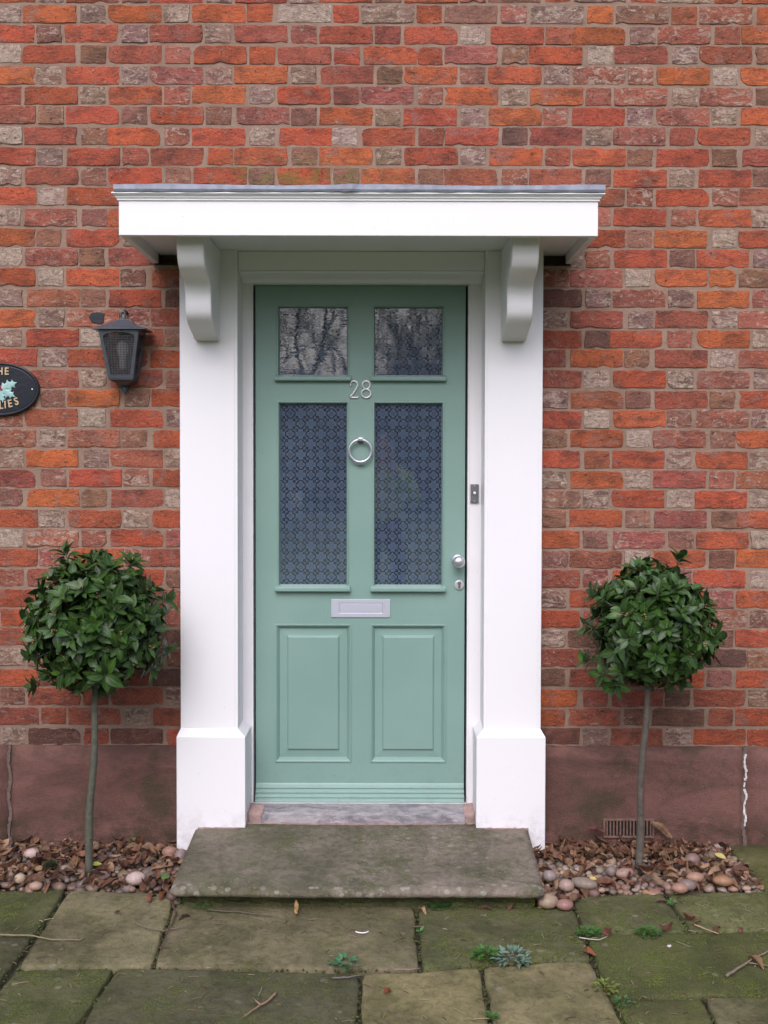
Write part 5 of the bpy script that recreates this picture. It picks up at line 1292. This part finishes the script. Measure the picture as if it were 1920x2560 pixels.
dead_leaf(408, 2244, 0.004, .055, (.17,.07,.03), 'rusty leaf touching the left front corner of the doorstep', 21, 'fallen leaves on the paving')
dead_leaf(462, 2294, 0.002, .060, (.09,.035,.022), 'dark brown leaf on the flag left of centre, just below the doorstep', 22, 'fallen leaves on the paving')
dead_leaf(294, 2286, 0.002, .035, (.06,.025,.02), 'small dark red berry-like leaf on the left pale flag', 23, 'fallen leaves on the paving')
for k in range(9):
    lr_ = random.Random(50 + k)
lx, lz = P(1480, 2070, -0.06); 
def big_leaf(px, py, Y, L, rot, col, label, seed):
    b = MB(); rr = random.Random(seed); V = []; Fc = []
    for i in range(6):
        t_ = i / 5; w = .14 * math.sin(PI * (.05 + .9 * t_)) ** .8
        for s_ in (-1, 0, 1): V.append(((t_ - .5) * L, abs(s_) * w * .5 * L - .01 * math.sin(6*t_), s_ * w * L + .06 * L * math.sin(4 * t_)))
    for i in range(5):
        q = 3*i; Fc += [(q, q+3, q+4, q+1), (q+1, q+4, q+5, q+2)]
    b.add(V, Fc); o = b.build('dead_leaf', M['litter_o']); x, z = P(px, py, Y); o.location = (x, Y, z); o.rotation_euler = (R(-14), R(rot), 0); o.color = col + (1,)
    tag(o, label, 'leaf')
big_leaf(1656, 2074, -0.055, .105, 34, (.20,.12,.065), 'large tan leaf propped against the wall on the right of the air vent', 1)
big_leaf(1492, 2076, -0.05, .075, 12, (.10,.035,.03), 'dark maroon leaf propped on the left side of the air vent', 2)

def twig(pts, r, col, label, seed=0, sub=None):
    rr = random.Random(seed); q = []
    for px, py in pts: x, y = G(px, py, 0.008); q.append((x, y, 0.007 + rr.uniform(0, .006)))
    # smooth in-between points
    s = []
    for i in range(len(q) - 1):
        for k in range(4):
            t_ = k / 4; s.append(tuple(q[i][m]*(1-t_) + q[i+1][m]*t_ + rr.uniform(-.0012, .0012) for m in range(3)))
    s.append(q[-1]); b = MB(); n = len(s); b.tube(s, [r * (1 - .6 * i / n) for i in range(n)], 6)
    if sub:
        q2 = [(*G(px, py, 0.008), 0.010) for px, py in sub]; b.tube(q2, [r * .7, r * .5, r * .3][:len(q2)], 5)
    o = b.build('twig', M['twig'], smooth=True); o.color = col + (1,); tag(o, label, 'twig', 'twigs on the paving')
twig([(0, 2337), (70, 2341), (130, 2351), (200, 2350), (212, 2344)], .0032, (.22,.18,.11), 'long thin straw-coloured twig crossing the left flags', 1)
twig([(337, 2312), (360, 2320), (410, 2326), (440, 2321), (475, 2314)], .0026, (.17,.13,.09), 'bent thin twig across the joint left below the doorstep', 2)
twig([(690, 2481), (672, 2502), (645, 2518), (612, 2542)], .0042, (.26,.17,.11), 'thick knotted twig on the dark flag at the bottom', 3, [(652, 2514), (640, 2504), (636, 2498)])
twig([(520, 2275), (600, 2280), (680, 2292), (720, 2300)], .0022, (.11,.09,.07), 'dark thin stem lying along the foot of the doorstep', 4)
twig([(1816, 2442), (1850, 2420), (1885, 2398), (1930, 2378)], .0046, (.20,.16,.12), 'forked grey twig at the right edge of the frame', 5, [(1868, 2408), (1895, 2412), (1935, 2418)])
twig([(1736, 2314), (1765, 2326), (1796, 2336)], .0028, (.42,.30,.20), 'pale peeled stick beside the heap of red leaves', 6)
twig([(1448, 2344), (1500, 2350), (1519, 2342)], .0024, (.42,.38,.30), 'short white stalk bent beside the round weed', 7)
twig([(984, 2424), (1030, 2427), (1052, 2420)], .0028, (.24,.17,.14), 'pinkish twig along the joint in front of the step centre', 8)
twig([(830, 2446), (870, 2444), (900, 2438)], .0028, (.15,.13,.13), 'grey twig at the corner of the dark flag, bottom centre', 9)
twig([(430, 2256), (440, 2285), (425, 2320), (402, 2372)], .0040, (.10,.065,.045), 'dark root-like twig lying in the joint below the left corner of the doorstep', 10)

fr_ = random.Random(33); b = MB()
for _ in range(520):                             # straw-like flecks blown over the flags
    x, y = fr_.uniform(-1.5, 1.75), fr_.uniform(-1.32, -0.46)
    if xl1 - .02 < x < xr1 + .02 and y > YF: continue
    L, a = fr_.uniform(.006, .030) * (1 if fr_.random() < .85 else 1.8), fr_.uniform(0, PI); c_ = fr_.choice([(.26,.20,.12), (.20,.15,.09), (.12,.07,.04), (.30,.26,.18), (.08,.05,.03)])
    dx, dy = math.cos(a) * L / 2, math.sin(a) * L / 2; k = fr_.uniform(-.3, .3) * L
    b.tube([(x - dx, y - dy, .004), (x + dy * k * 8, y - dx * k * 8, .0055), (x + dx, y + dy, .004)], fr_.uniform(.0006, .0013), 4, c_ + (1,))
tag(b.build('plant_debris', M['litter']), 'fine straw and bark flecks scattered over the paving flags', 'debris', kind='stuff')
def weed(px, py, n, r, h, col, label, seed, leafl=0.014, pos=None, shape=0):
    rr = random.Random(seed); x, y = pos[:2] if pos else G(px, py, 0); z0 = pos[2] if pos else 0
    root = empty('weed', (x, y, z0), label, 'weed', None)
    b = MB(); st = MB()
    for k in range(n):
        a = rr.uniform(0, 2*PI); rad = r * math.sqrt(rr.random()); zz = h * rr.uniform(.3, 1) * (1 - .5 * (rad / r) ** 2)
        c = Vector((x + rad * math.cos(a), y + rad * math.sin(a) * 0.8, z0 + zz)); L = leafl * rr.uniform(.6, 1.2)
        d = Vector((math.cos(a + rr.uniform(-.6, .6)), math.sin(a + rr.uniform(-.6, .6)), rr.uniform(-.2, .7))).normalized(); s_ = d.cross(Vector((0, 0, 1))).normalized() * L * (.36 if shape == 0 else .2); u = s_.cross(d).normalized()
        b.add([c, c + d*L*.4 + s_ + u*L*.12, c + d*L, c + d*L*.4 - s_ + u*L*.12, c + d*L*.5], [(0,1,4),(1,2,4),(2,3,4),(3,0,4)])
        if k % 3 == 0: st.tube([(x, y, z0 - 0.004), tuple((Vector((x, y, z0)) + c) / 2 + Vector((0, 0, h*.15))), tuple(c)], .0007, 3)
    o = b.build('foliage', M['weed'], root); o.color = col + (1,); o['kind'] = 'stuff'
    o = st.build('stem', M['weed'], root); o.color = (col[0]*1.3, col[1]*.9, col[2], 1)
weed(1472, 2337, 150, .034, .022, (.045,.13,.022), 'round bright green weed on the joint right of the step', 1, .011)
weed(1622, 2337, 150, .038, .024, (.05,.14,.025), 'ferny green weed on the joint under the right tree', 2, .011)
weed(1213, 2398, 90, .036, .040, (.055,.15,.022), 'leafy bright green weed in the joint right of centre', 3, .018)
weed(1280, 2402, 60, .048, .026, (.13,.21,.15), 'silvery blue-green jagged weed beside the leafy bright one', 4, .034, shape=1)
weed(1100, 2270, 120, .040, .026, (.030,.10,.018), 'dark green weed at the foot of the doorstep, right of centre', 5, .010)
weed(862, 2414, 26, .034, .020, (.05,.15,.06), 'small broad-leaved weed in the joint below the step centre', 6, .024)
weed(1048, 2336, 8, .012, .012, (.06,.17,.04), 'tiny two-leaved seedling on the upright joint', 7, .018)
weed(458, 2262, 40, .018, .05, (.05,.15,.025), 'upright green sprig under the left front corner of the doorstep', 8, .012)
weed(505, 2274, 40, .035, .022, (.045,.12,.022), 'sparse green weed along the doorstep foot, near its left end', 9, .010)
weed(337, 2092, 46, .020, .046, (.035,.12,.02), 'green weed growing from the wall foot between left tree and pilaster', 10, .013, pos=(P(337, 2100, -.03)[0], -0.035, P(337, 2115, -.03)[1]))
weed(1512, 2478, 26, .030, .030, (.13,.17,.03), 'yellow-green seedling climbing the rounded flag corner', 11, .018)
weed(1556, 2510, 30, .028, .016, (.05,.13,.04), 'flat green weed at the corner of the bottom right flags', 12, .014)
weed(125, 2180, 160, .024, .045, (.020,.05,.015), 'dark green moss-like tuft among the left pebbles', 13, .010)
weed(1230, 2545, 40, .014, .014, (.05,.14,.02), 'small green tuft in the joint at the bottom edge', 14, .010)
weed(1680, 2262, 20, .016, .014, (.08,.20,.05), 'light green seedling at the front edge of the gravel', 15, .012)
def green_leaf(px, py, L, rot, col, label, z=0.03):
    x, y = G(px, py, z); b = MB(); V = []; Fc = []
    for i in range(7):
        t_ = i / 6; w = .26 * math.sin(PI * (.04 + .92 * t_)) ** .8
        for s_ in (-1, 0, 1): V.append(((t_ - .5) * L, s_ * w * L, abs(s_) * w * .25 * L))
    for i in range(6):
        q = 3*i; Fc += [(q, q+3, q+4, q+1), (q+1, q+4, q+5, q+2)]
    b.add(V, Fc); o = b.build('fallen_leaf', M['litter_o'], smooth=True); o.location = (x, y, z); o.rotation_euler = (R(25), R(8), R(rot)); o.color = col + (1,); tag(o, label, 'leaf')
green_leaf(412, 2191, .060, 82, (.11,.20,.045), 'fresh green leaf standing among the left pebbles by the doorstep', .045)
green_leaf(240, 2160, .040, 20, (.26,.30,.06), 'yellow-green leaf at the foot of the left tree stem', .035)
green_leaf(1801, 2140, .045, -50, (.45,.42,.14), 'pale yellow leaf at the right end of the gravel', .035)
green_leaf(1482, 2197, .034, 30, (.55,.46,.16), 'yellow leaf scrap on the pebbles left of the right trunk', .045)
b = MB(); x, y = G(1672, 2368); b.ico((0, 0, .004), .009, .007, .004, .4, .2, random.Random(1), 1); o = b.build('stone_chip', M['pebble_o']); o.location = (x, y, 0); o.color = (.6,.55,.5,1); tag(o, 'tiny white stone chip lying on the mossy right flag', 'stone')
b = MB(); pts = [(*G(905 + 16*math.cos(a), 2328 + 5*math.sin(a), .004), .005) for a in [R(10 + 16*i) for i in range(11)]]; b.tube(pts, .0022, 5); o = b.build('shell_fragment', M['ivory'], smooth=True); tag(o, 'small white curved shell fragment on the centre flag', 'fragment')

# ------------------------------------------------------------------ what stands opposite: seen only as a reflection in the glass
def bare_tree(seed, h):
    rr = random.Random(seed); mb = MB()
    def grow(p, d, L, r, lv):
        n = 3; pts = [p]; q = p.copy(); dd = d.copy()
        for i in range(n):
            dd = (dd + Vector((rr.uniform(-.16, .16), rr.uniform(-.16, .16), rr.uniform(-.02, .10)))).normalized(); q = q + dd * L / n; pts.append(q.copy())
        mb.tube(pts, [r, r*.86, r*.72, r*.58], 5 if lv < 2 else 3)
        if lv >= 7: return
        for k in range(3 if lv < 4 else 2):
            a = rr.uniform(.35, 1.0); ax = dd.orthogonal().normalized(); ax.rotate(Matrix.Rotation(rr.uniform(0, 2*PI), 3, dd)); nd = dd.copy(); nd.rotate(Matrix.Rotation(a, 3, ax))
            nd.z = nd.z * .9 + .1
            grow(pts[-1] if k < 2 else pts[-2], nd.normalized(), L * rr.uniform(.66, .84), r * .60, lv + 1)
    grow(Vector((0, 0, 0)), Vector((rr.uniform(-.06, .06), 0, 1)), h * .20, h * .016, 0)
    return mb.mesh('bare_tree', M['wood'])
tm = [bare_tree(3, 12), bare_tree(8, 13)]
tr = random.Random(4)
for i, (x, y, k, s_) in enumerate(((-6.5, -19, 0, 1.0), (-2.7, -23, 1, 1.0), (2.9, -21, 0, .95), (8.4, -23, 1, 1.0), (-12, -25, 1, 1.1), (14, -22, 0, 1.1), (0.4, -30, 0, 1.1), (-1.4, -27, 0, .95), (2.6, -28, 1, .8), (-4.2, -26, 0, 1.0), (4.4, -25, 1, .9), (-6.8, -28, 1, 1.0), (5.6, -29, 1, 1.15))):
    o = bpy.data.objects.new('bare_tree', tm[k]); COL.objects.link(o); o.location = (x, y, -.1); o.scale = (s_,) * 3; o.rotation_euler = (0, 0, tr.uniform(0, 6))
    tag(o, 'bare tree across the lawn, ' + ('in the front row, second from the left end', 'behind the front row, just left of the door line', 'in the front row, right of the door line', 'in the middle row, far right of the door', 'at the far left end of the middle row', 'at the far right end of the row', 'tallest and farthest, straight out from the door', 'between the two trunks nearest the door line', 'small, just right of the door line', 'behind the left trunk of the pair by the door line', 'small, behind the right front tree', 'in the back row, left of the tallest tree', 'in the back row, right of the tallest tree')[i], 'tree', 'bare trees opposite the house')
b = MB(); hr = random.Random(7)
for i in range(420):
    x = hr.uniform(-40, 40); y = hr.uniform(-36, -31); r_ = hr.uniform(.5, 1.7); b.ico((x, y, hr.uniform(.4, 3.9 + .5 * math.sin(x * .9))), r_, r_, r_ * 1.0, 0, .25, hr, 2)
for x, z, r_ in ((-1.9, 1.6, 1.2), (-1.3, 2.6, 1.1), (-2.3, 2.4, 1.0), (-1.8, 3.1, .8)): b.ico((x, -30.6, z), r_, r_, r_, 0, .25, hr, 2)
tag(b.build('distant_wood', M['hedge']), 'dark evergreen wood behind the lawn, mirrored in the glass', 'wood', kind='stuff')

# the photographer, standing behind the camera (mirrored faintly in the right lower pane)
pb = Vector((CX - 0.02, CY - 0.28, 0))
per = empty('person', (pb.x, pb.y, 0), 'person in a lime jacket standing on the flags, taking the photograph', 'person')
def skin(nm, pts, edges, mat, lv=2):
    me = bpy.data.meshes.new(nm); me.from_pydata([p[:3] for p in pts], edges, []); me.materials.append(mat)
    o = bpy.data.objects.new(nm, me); COL.objects.link(o)
    m = o.modifiers.new('skin', 'SKIN'); 
    for v, p in zip(me.skin_vertices[0].data, pts): v.radius = (p[3], p[4] if len(p) > 4 else p[3])
    me.skin_vertices[0].data[0].use_root = True
    s_ = o.modifiers.new('sub', 'SUBSURF'); s_.levels = lv; s_.render_levels = lv; o.parent = per
    me.polygons.foreach_set('use_smooth', []); m.use_smooth_shade = True
    return o
torso = [(0,0,.95,.15,.11),(0,0,1.12,.15,.11),(0,0,1.30,.17,.12),(0,.0,1.42,.10,.08),(0,.01,1.50,.055),(-.19,0,1.39,.062),(.19,0,1.39,.062),(-.27,.08,1.16,.05),(.27,.08,1.16,.05),(-.12,.19,1.38,.036),(.12,.19,1.38,.036)]
skin('jacket', torso, [(0,1),(1,2),(2,3),(3,4),(3,5),(3,6),(5,7),(6,8),(7,9),(8,10)], M['jacket'])
legs = [(0,0,.97,.13,.10),(-.10,0,.88,.085),(.10,0,.88,.085),(-.12,.01,.48,.06),(.12,.01,.48,.06),(-.12,-.01,.10,.042),(.12,-.01,.10,.042),(-.13,.12,.035,.038),(.13,.12,.035,.038)]
skin('body', legs + [(0,0,1.2,.09),(0,0,1.45,.05),(0,.01,1.545,.06)], [(0,1),(0,2),(1,3),(2,4),(3,5),(4,6),(5,7),(6,8),(0,9),(9,10),(10,11)], M['trouser'])
b = MB(); b.ico((0, .0, 1.60), .077, .095, .115, sub=3); b.ico((0, .098, 1.585), .013, .02, .022, sub=1); b.ico((-.08, 0, 1.59), .012, .02, .03, sub=1); b.ico((.08, 0, 1.59), .012, .02, .03, sub=1); o = b.build('head', M['skin'], smooth=True); o.parent = per
b = MB(); b.ico((0, -.022, 1.632), .085, .098, .100, sub=3); o = b.build('hair', M['hair'], smooth=True); o.parent = per
for s_ in (-1, 1):
    hp = [(s_*.12,.19,1.38,.03),(s_*.085,.215,1.44,.032,.018),(s_*.06,.225,1.475,.030,.016)]; ed = [(0,1),(1,2)]
    for k in range(4):
        bx = s_*(.075 - .013*k); i0 = len(hp); hp += [(bx,.235,1.50,.0095),(bx - s_*.018,.25,1.515 - .008*k,.0085),(bx - s_*.036,.245,1.512 - .010*k,.0075)]; ed += [(2,i0),(i0,i0+1),(i0+1,i0+2)]
    i0 = len(hp); hp += [(s_*.045,.20,1.455,.011),(s_*.022,.205,1.452,.0095)]; ed += [(1,i0),(i0,i0+1)]
    skin('hand', hp, ed, M['skin'], 2)
